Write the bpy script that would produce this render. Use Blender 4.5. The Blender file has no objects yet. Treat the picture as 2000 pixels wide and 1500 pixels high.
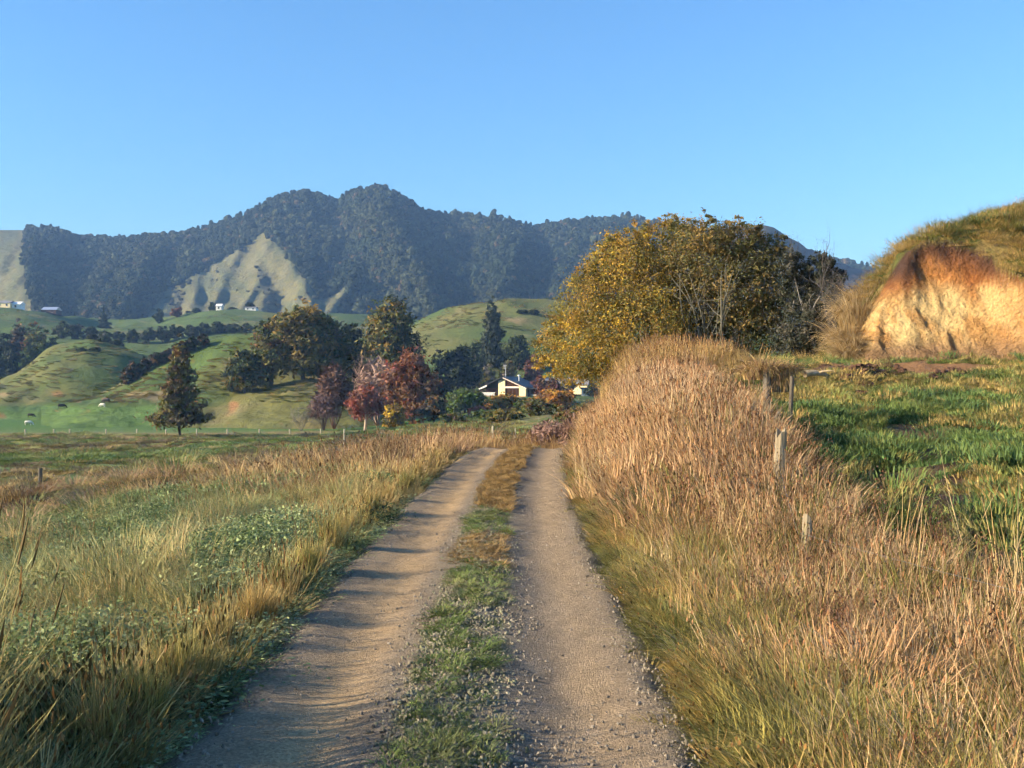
import bpy, math, random
import numpy as np
from mathutils import Vector
from mathutils.bvhtree import BVHTree

sc = bpy.context.scene
RAD = math.radians

# ------------------------------------------------------------------ camera, sky, sun, exposure
CAM_Z = 2.1
cam_d = bpy.data.cameras.new('camera')
cam = bpy.data.objects.new('camera', cam_d)
sc.collection.objects.link(cam)
cam.location = (0, 0, CAM_Z)
cam.rotation_euler = (RAD(90.0), 0, 0)
cam_d.sensor_width = 36.0
cam_d.lens = 36.0
cam_d.clip_start = 0.05
cam_d.clip_end = 9000.0
sc.camera = cam

SUN_EL = RAD(20.0)
SUN_AZ = RAD(256.0)          # clockwise from +Y (the view direction): behind on the left
sun_vec = Vector((math.sin(SUN_AZ) * math.cos(SUN_EL), math.cos(SUN_AZ) * math.cos(SUN_EL), math.sin(SUN_EL)))

world = bpy.data.worlds.new('World')
sc.world = world
world.use_nodes = True
wn = world.node_tree
for n in list(wn.nodes):
    wn.nodes.remove(n)
sky = wn.nodes.new('ShaderNodeTexSky')
sky.sky_type = 'NISHITA'
sky.sun_disc = False
sky.sun_elevation = SUN_EL
sky.sun_rotation = SUN_AZ
sky.altitude = 0
sky.air_density = 1.5
sky.dust_density = 0.0
sky.ozone_density = 9.0
bg = wn.nodes.new('ShaderNodeBackground')
bg.inputs['Strength'].default_value = 0.086
wo = wn.nodes.new('ShaderNodeOutputWorld')
wn.links.new(sky.outputs[0], bg.inputs[0])
wn.links.new(bg.outputs[0], wo.inputs[0])

sun_d = bpy.data.lights.new('sun', 'SUN')
sun_d.energy = 5.0
sun_d.angle = RAD(0.5)
sun_d.color = (1.0, 0.82, 0.57)
sun = bpy.data.objects.new('sun', sun_d)
sc.collection.objects.link(sun)
sun.rotation_euler = sun_vec.to_track_quat('Z', 'Y').to_euler()
sun.location = (-50, -20, 60)

sc.view_settings.view_transform = 'Standard'
sc.view_settings.look = 'None'
sc.view_settings.exposure = 1.6
sc.view_settings.gamma = 1.0
sc.view_settings.use_curve_mapping = False
sc.render.engine = 'CYCLES'
sc.cycles.use_denoising = True
sc.cycles.use_adaptive_sampling = True
sc.cycles.adaptive_threshold = 0.04
sc.cycles.adaptive_min_samples = 12
sc.cycles.max_bounces = 3
sc.cycles.diffuse_bounces = 2
sc.cycles.glossy_bounces = 2
sc.cycles.transmission_bounces = 2
sc.cycles.transparent_max_bounces = 6
sc.cycles.volume_bounces = 0
sc.cycles.sample_clamp_indirect = 6.0

# ------------------------------------------------------------------ helpers
rs = np.random.RandomState(7)
random.seed(7)


def P(u, v, D):
    """photo pixel (2000 x 1500) at depth D metres -> world point"""
    return np.array([(u - 1000.0) / 2000.0 * D, D, CAM_Z + (750.0 - v) / 2000.0 * D])


def uv_of(x, y, z):
    return 1000 + x / y * 2000, 750 - (z - CAM_Z) / y * 2000


def _h(ix, iy, seed):
    n = (ix.astype(np.int64) * 374761393 + iy.astype(np.int64) * 668265263 + seed * 1442695041) & 0x7fffffff
    n = ((n ^ (n >> 13)) * 1274126177) & 0x7fffffff
    n = ((n ^ (n >> 16)) * 974126177) & 0x7fffffff
    return (n & 0xffff) / 65535.0


def vn(x, y, seed=0):
    x = np.asarray(x, float); y = np.asarray(y, float)
    ix = np.floor(x); iy = np.floor(y)
    fx = x - ix; fy = y - iy
    fx = fx * fx * (3 - 2 * fx); fy = fy * fy * (3 - 2 * fy)
    a = _h(ix, iy, seed); b = _h(ix + 1, iy, seed); c = _h(ix, iy + 1, seed); d = _h(ix + 1, iy + 1, seed)
    return a + (b - a) * fx + (c - a) * fy + (a - b - c + d) * fx * fy


def fbm(x, y, seed=0, o=4):
    x = np.asarray(x, float); y = np.asarray(y, float)
    t = 0; a = 0.5; s = 0
    for k in range(o):
        t = t + a * vn(x * 2 ** k + 17.3 * k, y * 2 ** k + 5.1 * k, seed + k); s += a; a *= 0.5
    return t / s


def sst(a, b, x):
    t = np.clip((np.asarray(x, float) - a) / (b - a), 0, 1)
    return t * t * (3 - 2 * t)


def inpoly(u, v, poly):
    u = np.asarray(u); v = np.asarray(v)
    r = np.zeros(u.shape, bool); n = len(poly)
    for i in range(n):
        x0, y0 = poly[i]; x1, y1 = poly[(i + 1) % n]
        c = ((y0 > v) != (y1 > v)) & (u < (x1 - x0) * (v - y0) / ((y1 - y0) if y1 != y0 else 1e-9) + x0)
        r ^= c
    return r


def mesh_np(name, verts, faces, cols=None, smooth=False, mat=None):
    """faces: (n,k) array or list of such arrays (k = 3 or 4)"""
    me = bpy.data.meshes.new(name)
    verts = np.asarray(verts, np.float32).reshape(-1, 3)
    fl = faces if isinstance(faces, list) else [faces]
    fl = [np.asarray(f, np.int32) for f in fl if len(f)]
    idx = np.concatenate([f.ravel() for f in fl])
    tot = np.concatenate([np.full(len(f), f.shape[1], np.int32) for f in fl])
    start = np.concatenate([[0], np.cumsum(tot)[:-1]]).astype(np.int32)
    me.vertices.add(len(verts)); me.vertices.foreach_set('co', verts.ravel())
    me.loops.add(len(idx)); me.loops.foreach_set('vertex_index', idx)
    me.polygons.add(len(tot)); me.polygons.foreach_set('loop_start', start)
    try:
        me.polygons.foreach_set('loop_total', tot)
    except Exception:
        pass
    me.polygons.foreach_set('use_smooth', np.full(len(tot), bool(smooth)))
    me.update(calc_edges=True)
    if cols is not None:
        cols = np.asarray(cols, np.float32)
        if cols.shape[1] == 3:
            cols = np.concatenate([cols, np.ones((len(cols), 1), np.float32)], 1)
        at = me.attributes.new('tint', 'FLOAT_COLOR', 'POINT')
        at.data.foreach_set('color', cols.ravel())
    if mat:
        me.materials.append(mat)
    return me


def link(name, me, parent=None):
    o = bpy.data.objects.new(name, me)
    sc.collection.objects.link(o)
    if parent:
        o.parent = parent
    return o


def tag(o, label=None, cat=None, group=None, kind=None):
    if label: o['label'] = label
    if cat: o['category'] = cat
    if group: o['group'] = group
    if kind: o['kind'] = kind
    return o


def empty(name, loc=(0, 0, 0), rz=0):
    o = bpy.data.objects.new(name, None)
    sc.collection.objects.link(o)
    o.location = loc; o.rotation_euler = (0, 0, rz)
    o.empty_display_size = 0.2
    return o


def box(x0, x1, y0, y1, z0, z1):
    v = np.array([[x0, y0, z0], [x1, y0, z0], [x1, y1, z0], [x0, y1, z0], [x0, y0, z1], [x1, y0, z1], [x1, y1, z1], [x0, y1, z1]], float)
    f = np.array([[0, 3, 2, 1], [4, 5, 6, 7], [0, 1, 5, 4], [1, 2, 6, 5], [2, 3, 7, 6], [3, 0, 4, 7]])
    return v, f


def prism(pts, d):
    """closed polygon pts (n,3) extruded by vector d"""
    p = np.asarray(pts, float); n = len(p); q = p + np.asarray(d, float)
    v = np.concatenate([p, q])
    sides = np.array([[i, (i + 1) % n, n + (i + 1) % n, n + i] for i in range(n)])
    return v, sides, [list(range(n))[::-1], list(range(n, 2 * n))]


def pyd(name, verts, faces, mat, parent=None):
    me = bpy.data.meshes.new(name)
    me.from_pydata([tuple(map(float, p)) for p in verts], [], [tuple(int(i) for i in f) for f in faces])
    me.update(); me.materials.append(mat)
    return link(name, me, parent)


def pbox(name, b, mat, parent=None):
    v, f = box(*b)
    return pyd(name, v, f, mat, parent)


def pprism(name, pts, d, mat, parent=None):
    v, s, caps = prism(pts, d)
    return pyd(name, v, [list(x) for x in s] + caps, mat, parent)


def tube(path, radii, k=6, jit=0.0, rng=None):
    path = np.asarray(path, float); n = len(path)
    tg = np.gradient(path, axis=0)
    tg /= np.linalg.norm(tg, axis=1)[:, None] + 1e-9
    ref = np.array([0.31, 0.95, 0.07]) if abs(tg[0][2]) > 0.7 else np.array([0.05, 0.1, 0.99])
    a = np.cross(tg, ref); a /= np.linalg.norm(a, axis=1)[:, None] + 1e-9
    b = np.cross(tg, a)
    th = np.arange(k) / k * 2 * np.pi
    rr = np.asarray(radii, float)[:, None] * np.ones((1, k))
    if jit and rng is not None:
        rr = rr * (1 + jit * (rng.rand(n, k) - 0.5))
    v = path[:, None, :] + rr[..., None] * (np.cos(th)[None, :, None] * a[:, None, :] + np.sin(th)[None, :, None] * b[:, None, :])
    v = v.reshape(-1, 3)
    i = np.arange(n - 1)[:, None] * k; j = np.arange(k)[None, :]; j2 = (j + 1) % k
    f = np.stack([i + j, i + j2, i + k + j2, i + k + j], -1).reshape(-1, 4)
    return v, f


class Acc:
    def __init__(s): s.v = []; s.f = {3: [], 4: []}; s.c = []; s.n = 0
    def add(s, v, f, c=None):
        v = np.asarray(v, float).reshape(-1, 3); f = np.asarray(f, int)
        s.v.append(v); s.f[f.shape[1]].append(f + s.n); s.n += len(v)
        if c is not None:
            c = np.asarray(c, float)
            s.c.append(np.tile(c, (len(v), 1)) if c.ndim == 1 else c)
    def mesh(s, name, mat=None, smooth=False):
        fs = [np.concatenate(s.f[k]) for k in (3, 4) if s.f[k]]
        return mesh_np(name, np.concatenate(s.v), fs, np.concatenate(s.c) if s.c else None, smooth, mat)


def grid_faces(nu, nv):
    i = np.arange(nv - 1)[:, None] * nu; j = np.arange(nu - 1)[None, :]
    return np.stack([i + j, i + j + 1, i + nu + j + 1, i + nu + j], -1).reshape(-1, 4)


# ------------------------------------------------------------------ materials
def new_mat(name):
    m = bpy.data.materials.new(name); m.use_nodes = True
    nt = m.node_tree
    for n in list(nt.nodes):
        nt.nodes.remove(n)
    out = nt.nodes.new('ShaderNodeOutputMaterial')
    return m, nt, out


def N(nt, t, **kw):
    n = nt.nodes.new(t)
    for k, v in kw.items():
        setattr(n, k, v)
    return n


def mulcol(nt, a, b):
    m = N(nt, 'ShaderNodeMix', data_type='RGBA', blend_type='MULTIPLY')
    m.inputs[0].default_value = 1.0
    nt.links.new(a, m.inputs[6]); nt.links.new(b, m.inputs[7])
    return m.outputs[2]


def noise_val(nt, scale, lo, hi, detail=4.0, vec=None, rough=0.6):
    no = N(nt, 'ShaderNodeTexNoise'); no.inputs['Scale'].default_value = scale
    no.inputs['Detail'].default_value = detail; no.inputs['Roughness'].default_value = rough
    if vec is not None:
        nt.links.new(vec, no.inputs['Vector'])
    mr = N(nt, 'ShaderNodeMapRange')
    mr.inputs[1].default_value = 0.25; mr.inputs[2].default_value = 0.75
    mr.inputs[3].default_value = lo; mr.inputs[4].default_value = hi
    nt.links.new(no.outputs[0], mr.inputs[0])
    return mr.outputs[0], no


def leaf_mat(name, transl=0.35, inst=False, rough=0.7, spec=0.25):
    m, nt, out = new_mat(name)
    at = N(nt, 'ShaderNodeAttribute', attribute_name='tint')
    col = at.outputs['Color']
    if inst:
        it = N(nt, 'ShaderNodeAttribute', attribute_name='itint', attribute_type='INSTANCER')
        col = mulcol(nt, col, it.outputs['Color'])
    pb = N(nt, 'ShaderNodeBsdfPrincipled')
    pb.inputs['Roughness'].default_value = rough
    pb.inputs['Specular IOR Level'].default_value = spec
    nt.links.new(col, pb.inputs['Base Color'])
    tr = N(nt, 'ShaderNodeBsdfTranslucent')
    nt.links.new(col, tr.inputs['Color'])
    mx = N(nt, 'ShaderNodeMixShader'); mx.inputs[0].default_value = transl
    nt.links.new(pb.outputs[0], mx.inputs[1]); nt.links.new(tr.outputs[0], mx.inputs[2])
    nt.links.new(mx.outputs[0], out.inputs[0])
    return m


def tint_mat(name, rough=0.9, n1=(3.0, 0.75, 1.2), n2=None, bump=None, spec=0.15, inst=False):
    """vertex tint broken up by noise, with optional bump (scale, strength, distance)"""
    m, nt, out = new_mat(name)
    at = N(nt, 'ShaderNodeAttribute', attribute_name='tint')
    geo = N(nt, 'ShaderNodeNewGeometry')
    col = at.outputs['Color']
    if inst:
        it = N(nt, 'ShaderNodeAttribute', attribute_name='itint', attribute_type='INSTANCER')
        col = mulcol(nt, col, it.outputs['Color'])
    for nn in (n1, n2):
        if nn:
            v, _ = noise_val(nt, nn[0], nn[1], nn[2], vec=geo.outputs['Position'])
            col = mulcol(nt, col, v)
    pb = N(nt, 'ShaderNodeBsdfPrincipled')
    pb.inputs['Roughness'].default_value = rough
    pb.inputs['Specular IOR Level'].default_value = spec
    nt.links.new(col, pb.inputs['Base Color'])
    if bump:
        no = N(nt, 'ShaderNodeTexNoise'); no.inputs['Scale'].default_value = bump[0]; no.inputs['Detail'].default_value = 6
        no.inputs['Roughness'].default_value = 0.65
        nt.links.new(geo.outputs['Position'], no.inputs['Vector'])
        bp = N(nt, 'ShaderNodeBump'); bp.inputs['Strength'].default_value = bump[1]; bp.inputs['Distance'].default_value = bump[2]
        nt.links.new(no.outputs[0], bp.inputs['Height']); nt.links.new(bp.outputs[0], pb.inputs['Normal'])
    nt.links.new(pb.outputs[0], out.inputs[0])
    return m


def plain_mat(name, col, rough=0.6, spec=0.3, var=(2.0, 0.85, 1.12), metal=0.0, bump=None, stretch=None):
    m, nt, out = new_mat(name)
    tc = N(nt, 'ShaderNodeTexCoord')
    vec = tc.outputs['Object']
    if stretch:
        mp = N(nt, 'ShaderNodeMapping'); mp.inputs['Scale'].default_value = stretch
        nt.links.new(vec, mp.inputs[0]); vec = mp.outputs[0]
    rgb = N(nt, 'ShaderNodeRGB'); rgb.outputs[0].default_value = (*col, 1)
    v, no = noise_val(nt, var[0], var[1], var[2], vec=vec)
    c = mulcol(nt, rgb.outputs[0], v)
    pb = N(nt, 'ShaderNodeBsdfPrincipled')
    pb.inputs['Roughness'].default_value = rough; pb.inputs['Metallic'].default_value = metal
    pb.inputs['Specular IOR Level'].default_value = spec
    nt.links.new(c, pb.inputs['Base Color'])
    if bump:
        bp = N(nt, 'ShaderNodeBump'); bp.inputs['Strength'].default_value = bump[0]; bp.inputs['Distance'].default_value = bump[1]
        nt.links.new(no.outputs[0], bp.inputs['Height']); nt.links.new(bp.outputs[0], pb.inputs['Normal'])
    nt.links.new(pb.outputs[0], out.inputs[0])
    return m


M_LEAF = leaf_mat('foliage', 0.3)
M_GRASS = leaf_mat('grass_blades', 0.22, inst=True)
M_FOREST = leaf_mat('forest_foliage', 0.15, inst=True, rough=0.8, spec=0.15)
M_BARK = tint_mat('bark', 0.9, (6.0, 0.7, 1.2), None, (12.0, 0.5, 0.05))
M_GROUND = tint_mat('ground_soil', 0.95, (1.3, 0.75, 1.2), (14.0, 0.7, 1.25), (9.0, 0.9, 0.10))
M_HILL = tint_mat('hill_pasture', 0.95, (0.12, 0.8, 1.18), (0.9, 0.75, 1.22), (0.7, 0.8, 0.7))
M_MOUNT = tint_mat('mountain_ground', 0.95, (0.02, 0.8, 1.2), (0.12, 0.75, 1.25), (0.08, 0.9, 6.0))
M_STONE = tint_mat('stone', 0.85, (40.0, 0.8, 1.2), None, None, inst=True)
M_CLOD = tint_mat('soil_clod', 0.95, (9.0, 0.6, 1.3), None, (20.0, 0.8, 0.05))

M_CREAM = plain_mat('cream_wall', (0.80, 0.66, 0.38), 0.7)
M_WHITE = plain_mat('white_paint', (0.80, 0.78, 0.72), 0.6)
M_PINKW = plain_mat('pale_trim', (0.75, 0.62, 0.55), 0.6)
M_DARKROOF = plain_mat('dark_roof', (0.025, 0.03, 0.032), 0.45)
M_GREYROOF = plain_mat('grey_metal_roof', (0.20, 0.20, 0.21), 0.7)
M_BRICK = plain_mat('brick_base', (0.36, 0.25, 0.16), 0.85)
M_DARKWALL = plain_mat('dark_wall_painted_shade', (0.10, 0.055, 0.045), 0.8)  # dark brown carries the veranda's shade as colour; also mullions and shed wall
M_TIMBER = plain_mat('weathered_timber', (0.30, 0.245, 0.16), 0.9, 0.1, (14.0, 0.55, 1.25), bump=(0.8, 0.02), stretch=(1, 1, 0.12))
M_TIMBER_D = plain_mat('dark_old_timber', (0.13, 0.11, 0.085), 0.9, 0.1, (14.0, 0.5, 1.3), bump=(0.8, 0.02), stretch=(1, 1, 0.12))
M_LOG = plain_mat('bleached_wood', (0.40, 0.31, 0.19), 0.85, 0.1, (7.0, 0.6, 1.2), bump=(0.6, 0.03))
M_WIRE = plain_mat('galvanised_wire', (0.25, 0.24, 0.22), 0.5, metal=0.6)
M_PALEPOST = plain_mat('pale_post', (0.40, 0.36, 0.26), 0.85)
M_WOOL = plain_mat('wool', (0.72, 0.68, 0.58), 0.95)
M_HIDE = plain_mat('black_hide', (0.02, 0.018, 0.016), 0.7)
M_METAL = plain_mat('bright_metal', (0.65, 0.66, 0.68), 0.35, metal=0.7)
mg, nt, out = new_mat('window_glass')
pb = N(nt, 'ShaderNodeBsdfPrincipled'); pb.inputs['Base Color'].default_value = (0.05, 0.025, 0.015, 1)
pb.inputs['Roughness'].default_value = 0.08; nt.links.new(pb.outputs[0], out.inputs[0])
M_GLASS = mg

# ------------------------------------------------------------------ near ground: heights
def rc(y):
    y = np.asarray(y, float)
    return -0.40 + 0.72 * np.clip((y - 12) / 20, 0, 3.2) ** 2 * np.where(y > 32, 1.0, 1.0)


def zr(y):
    y = np.asarray(y, float)
    return -2.6 * sst(30.5, 62, y) + 0.25 * sst(14, 29, y) * (1 - sst(30, 38, y)) * 0.3


def Fl(y):
    return np.interp(y, [-60, 20, 34, 63, 180, 320, 700, 2600], [-2.2, -2.3, -2.9, -4.2, -6.9, -7.0, -2.0, 0.0])


def Pd(y):
    return np.interp(y, [-40, 0, 8, 12, 15, 25, 35, 42, 60, 90], [-0.5, -0.3, -0.15, 0.2, 0.5, 1.0, 1.9, 2.9, 3.2, 2.0])


PITS = [(6.3, 17.0, 0.5, 1.3, 0.60), (9.0, 22.3, 0.65, 1.1, 0.60), (5.5, 13.0, 0.5, 0.8, 0.50), (7.0, 13.8, 0.4, 0.7, 0.30), (11.8, 38.6, 1.2, 0.5, -0.25), (16.0, 41.0, 1.0, 0.5, -0.3)]


def road_off(s):
    """cross profile of the track: two shallow wheel paths, crown between"""
    a = np.exp(-((s + 0.80) / 0.36) ** 2) + np.exp(-((s - 0.80) / 0.36) ** 2)
    return 0.05 - 0.055 * a + 0.02 * np.exp(-(s / 0.28) ** 2)


def G(x, y):
    x = np.asarray(x, float); y = np.asarray(y, float)
    s = x - rc(y)
    # left: low shoulder, falling away to the flats
    lat = np.maximum(0, -s - 2.0)
    left = zr(y) - 0.02 - 0.125 * lat
    k = 0.35
    F = Fl(y)
    left = np.maximum(left, F) + k * np.log1p(np.exp(-np.abs(left - F) / k)) - 0.05
    # ditch along the left
    dd = (y - (30 + 0.10 * (x + 10))) / 1.4
    left = left - 0.55 * np.exp(-dd * dd) * sst(-7, -10, x) * sst(-40, -30, x)
    left = left + 0.35 * np.exp(-((y - (33 + 0.1 * (x + 10))) / 1.6) ** 2) * sst(-6, -9, x) * sst(-46, -36, x)
    # right: bank with the fence, then the rising paddock
    t = sst(1.5, 4.6, s)
    farfade = 1 - sst(48, 75, y) * 0.5
    right = zr(y) * (1 - t) + Pd(y) * t * farfade
    far_ = sst(66, 120, y)
    right = right * (1 - far_) - 3.5 * far_
    right = right + 0.50 * np.exp(-((x - 3.9) / 1.2) ** 2) * sst(14, 21, y) * (1 - sst(29, 38, y)) * t
    base = np.where(s < 0, left, right)
    inroad = np.abs(s) < 1.5
    base = np.where(inroad, zr(y) + road_off(s) - 0.05, base)
    blend = sst(1.4, 1.75, np.abs(s))
    base = np.where(np.abs(s) < 1.75, (zr(y) - 0.07) * (1 - blend) + base * blend, base)
    off = sst(1.8, 4, np.abs(s))
    fn = np.clip(1 - y / 400, 0.0, 1)
    base = base + off * fn * (0.30 * (fbm(x / 3.1, y / 3.1, 3) - 0.5) + 0.16 * (fbm(x / 0.8, y / 0.8, 9, 3) - 0.5))
    for (px, py, rx, ry, dp) in PITS:
        base = base - dp * np.exp(-((x - px) / rx) ** 2 - ((y - py) / ry) ** 2)
    # hummocky pugged paddock on the right
    base = base + sst(5.0, 6.5, x) * (1 - sst(44, 60, y)) * 0.22 * (fbm(x / 1.1, y / 1.1, 21, 3) - 0.5)
    return base


xs = np.concatenate([-np.geomspace(46, 2500, 44)[::-1], np.arange(-45, 46, 0.33), np.geomspace(46.5, 2500, 44)])
ys = np.concatenate([-np.geomspace(14, 600, 14)[::-1], np.arange(-13, 62, 0.30), np.geomspace(62.5, 2560, 90)])
X, Y = np.meshgrid(xs, ys)
Z = G(X, Y)


def mixc(a, b, t):
    t = np.asarray(t)[..., None]
    return np.asarray(a) * (1 - t) + np.asarray(b) * t


def ground_col(X, Y):
    s = X - rc(Y)
    n1 = fbm(X / 6, Y / 6, 31); n2 = fbm(X / 1.3, Y / 1.3, 37, 3)
    soil = np.array([0.10, 0.07, 0.04])
    green = np.array([0.085, 0.115, 0.028]); tan = np.array([0.24, 0.17, 0.07]); olive = np.array([0.14, 0.135, 0.045])
    c = mixc(np.broadcast_to(olive, X.shape + (3,)), green, sst(0.42, 0.62, n1))
    c = mixc(c, tan, sst(0.5, 0.72, n2) * 0.6)
    # verge soil close to the road
    near = (1 - sst(3, 9, np.abs(s))) * (1 - sst(40, 60, Y))
    c = mixc(c, soil, near * 0.85)
    # right paddock green
    rp = sst(4.6, 6, X) * (1 - sst(60, 90, Y))
    c = mixc(c, mixc(np.broadcast_to(np.array([0.075, 0.12, 0.03]), X.shape + (3,)), [0.20, 0.16, 0.055], sst(0.42, 0.68, n2)), rp)
    # bare trodden soil: trail and pits, spoil in front of the clay face
    tr = np.exp(-((X - np.interp(Y, [11, 14, 18, 23, 30], [5.0, 5.9, 7.8, 9.2, 11.0])) / 0.55) ** 2) * sst(10, 12, Y) * (1 - sst(24, 30, Y))
    for (px, py, rx, ry, dp) in PITS:
        tr = np.maximum(tr, np.exp(-((X - px) / rx / 1.2) ** 2 - ((Y - py) / ry / 1.2) ** 2))
    c = mixc(c, [0.105, 0.06, 0.036], np.clip(tr * 1.2, 0, 1) * sst(0.25, 0.5, n2 + 0.2 * tr))
    sp = np.exp(-((X - 15.5) / 5.5) ** 2 - ((Y - 42.0) / 3.6) ** 2)
    c = mixc(c, [0.24, 0.13, 0.06], sst(0.25, 0.7, sp + 0.35 * (n2 - 0.5)))
    # flats on the left: strips of greener and rougher pasture
    fl = sst(-6, -14, X) * sst(34, 46, Y)
    st = fbm(X / 60, Y / 9, 51, 3)
    fc = mixc(np.broadcast_to(np.array([0.12, 0.17, 0.05]), X.shape + (3,)), [0.23, 0.17, 0.075], sst(0.5, 0.68, st))
    fc = mixc(fc, [0.07, 0.145, 0.032], sst(185, 215, Y))
    c = mixc(c, fc, fl)
    dk = np.exp(-((Y - (31.5 + 0.1 * (X + 10))) / 1.2) ** 2) * sst(-6, -9, X) * sst(-46, -36, X)
    c = mixc(c, [0.07, 0.045, 0.03], dk * 0.9)
    return c


ground = link('ground', mesh_np('ground', np.stack([X, Y, Z], -1).reshape(-1, 3), grid_faces(len(xs), len(ys)), ground_col(X, Y).reshape(-1, 3), True, M_GROUND))
tag(ground, 'rough pasture ground of olive grass and bare soil', kind='structure')
TERR = [ground]

# ------------------------------------------------------------------ gravel track
sv = np.linspace(-1.62, 1.62, 55); yv = np.concatenate([np.arange(-6, 22, 0.09), np.arange(22, 56, 0.22)])
S, YY = np.meshgrid(sv, yv)
XX = S + rc(YY)
edge_wob = 0.10 * (fbm(YY / 0.9, S * 0 + 3, 61, 3) - 0.5)
ZZ = zr(YY) + road_off(S + edge_wob) + 0.010 * (fbm(XX / 0.5, YY / 1.6, 71, 4) - 0.5) + 0.018 * (fbm(XX / 0.09, YY / 0.12, 77, 2) - 0.5)
ZZ = ZZ - 0.10 * sst(1.30, 1.62, np.abs(S + 1.6 * edge_wob))
for (px, py, rx, ry, dp) in [(-1.15, 5.2, 0.22, 0.4, 0.02), (0.35, 7.1, 0.18, 0.5, 0.018), (-1.3, 8.8, 0.25, 0.6, 0.025), (0.6, 11.0, 0.25, 0.7, 0.02), (-1.0, 13.5, 0.3, 0.8, 0.02), (0.15, 5.9, 0.15, 0.3, 0.015)]:
    ZZ = ZZ - dp * np.exp(-((XX - px) / rx) ** 2 - ((YY - py) / ry) ** 2)


def road_col(S, Y, X):
    n = fbm(X / 0.8, Y / 2.2, 81, 4); n2 = fbm(X / 0.16, Y / 0.3, 83, 3); nl = fbm(S * 2.2, Y / 6.0, 85, 3)
    grey = np.array([0.19, 0.155, 0.11]); tan = np.array([0.40, 0.275, 0.14]); mid = np.array([0.232, 0.18, 0.122])
    pth = np.exp(-((S + 0.72 + 0.1 * (nl - .5)) / 0.26) ** 2) * 1.0 + np.exp(-((S - 0.95) / 0.22) ** 2) * 0.4 + 0.35 * np.exp(-((S + 1.05) / 0.3) ** 2)
    c = mixc(np.broadcast_to(mid, S.shape + (3,)), tan, np.clip(pth * (0.55 + 0.8 * (n - 0.3)), 0, 1))
    loose = np.exp(-((np.abs(S - 0.02) - 0.42) / 0.14) ** 2) + sst(1.2, 1.4, np.abs(S))
    c = mixc(c, grey, np.clip(loose * (0.55 + n2 * 0.6), 0, 1))
    stripc = mixc(np.broadcast_to(np.array([0.20, 0.165, 0.115]), S.shape + (3,)), [0.09, 0.10, 0.035], sst(0.4, 0.6, n2))
    c = mixc(c, stripc, 1 - sst(0.26, 0.40, np.abs(S - 0.02)))
    c = c * (0.82 + 0.36 * n2[..., None])
    return c


M_ROAD = tint_mat('gravel_track', 0.95, (5.0, 0.82, 1.15), (45.0, 0.8, 1.2), None)
nt = M_ROAD.node_tree
pbr = [n for n in nt.nodes if n.type == 'BSDF_PRINCIPLED'][0]
geo_ = [n for n in nt.nodes if n.type == 'NEW_GEOMETRY'][0]
src = pbr.inputs['Base Color'].links[0].from_socket
vo = N(nt, 'ShaderNodeTexVoronoi'); vo.inputs['Scale'].default_value = 62.0; nt.links.new(geo_.outputs['Position'], vo.inputs['Vector'])
vo2 = N(nt, 'ShaderNodeTexVoronoi'); vo2.inputs['Scale'].default_value = 150.0; nt.links.new(geo_.outputs['Position'], vo2.inputs['Vector'])
bwn = N(nt, 'ShaderNodeRGBToBW'); nt.links.new(vo.outputs['Color'], bwn.inputs[0])
mr = N(nt, 'ShaderNodeMapRange'); mr.inputs[3].default_value = 0.68; mr.inputs[4].default_value = 1.34; nt.links.new(bwn.outputs[0], mr.inputs[0])
nt.links.new(mulcol(nt, src, mr.outputs[0]), pbr.inputs['Base Color'])
ad = N(nt, 'ShaderNodeMath', operation='ADD'); nt.links.new(vo.outputs['Distance'], ad.inputs[0]); nt.links.new(vo2.outputs['Distance'], ad.inputs[1])
bp = N(nt, 'ShaderNodeBump'); bp.inputs['Strength'].default_value = 0.75; bp.inputs['Distance'].default_value = 0.012; bp.invert = True
nt.links.new(ad.outputs[0], bp.inputs['Height']); nt.links.new(bp.outputs[0], pbr.inputs['Normal'])
road = link('gravel_road', mesh_np('gravel_road', np.stack([XX, YY, ZZ], -1).reshape(-1, 3), grid_faces(len(sv), len(yv)), road_col(S, YY, XX).reshape(-1, 3), True, M_ROAD))
tag(road, 'tan gravel farm track with two wheel paths', kind='structure')


def road_z(x, y):
    return zr(y) + road_off(np.asarray(x) - rc(y))


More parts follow.
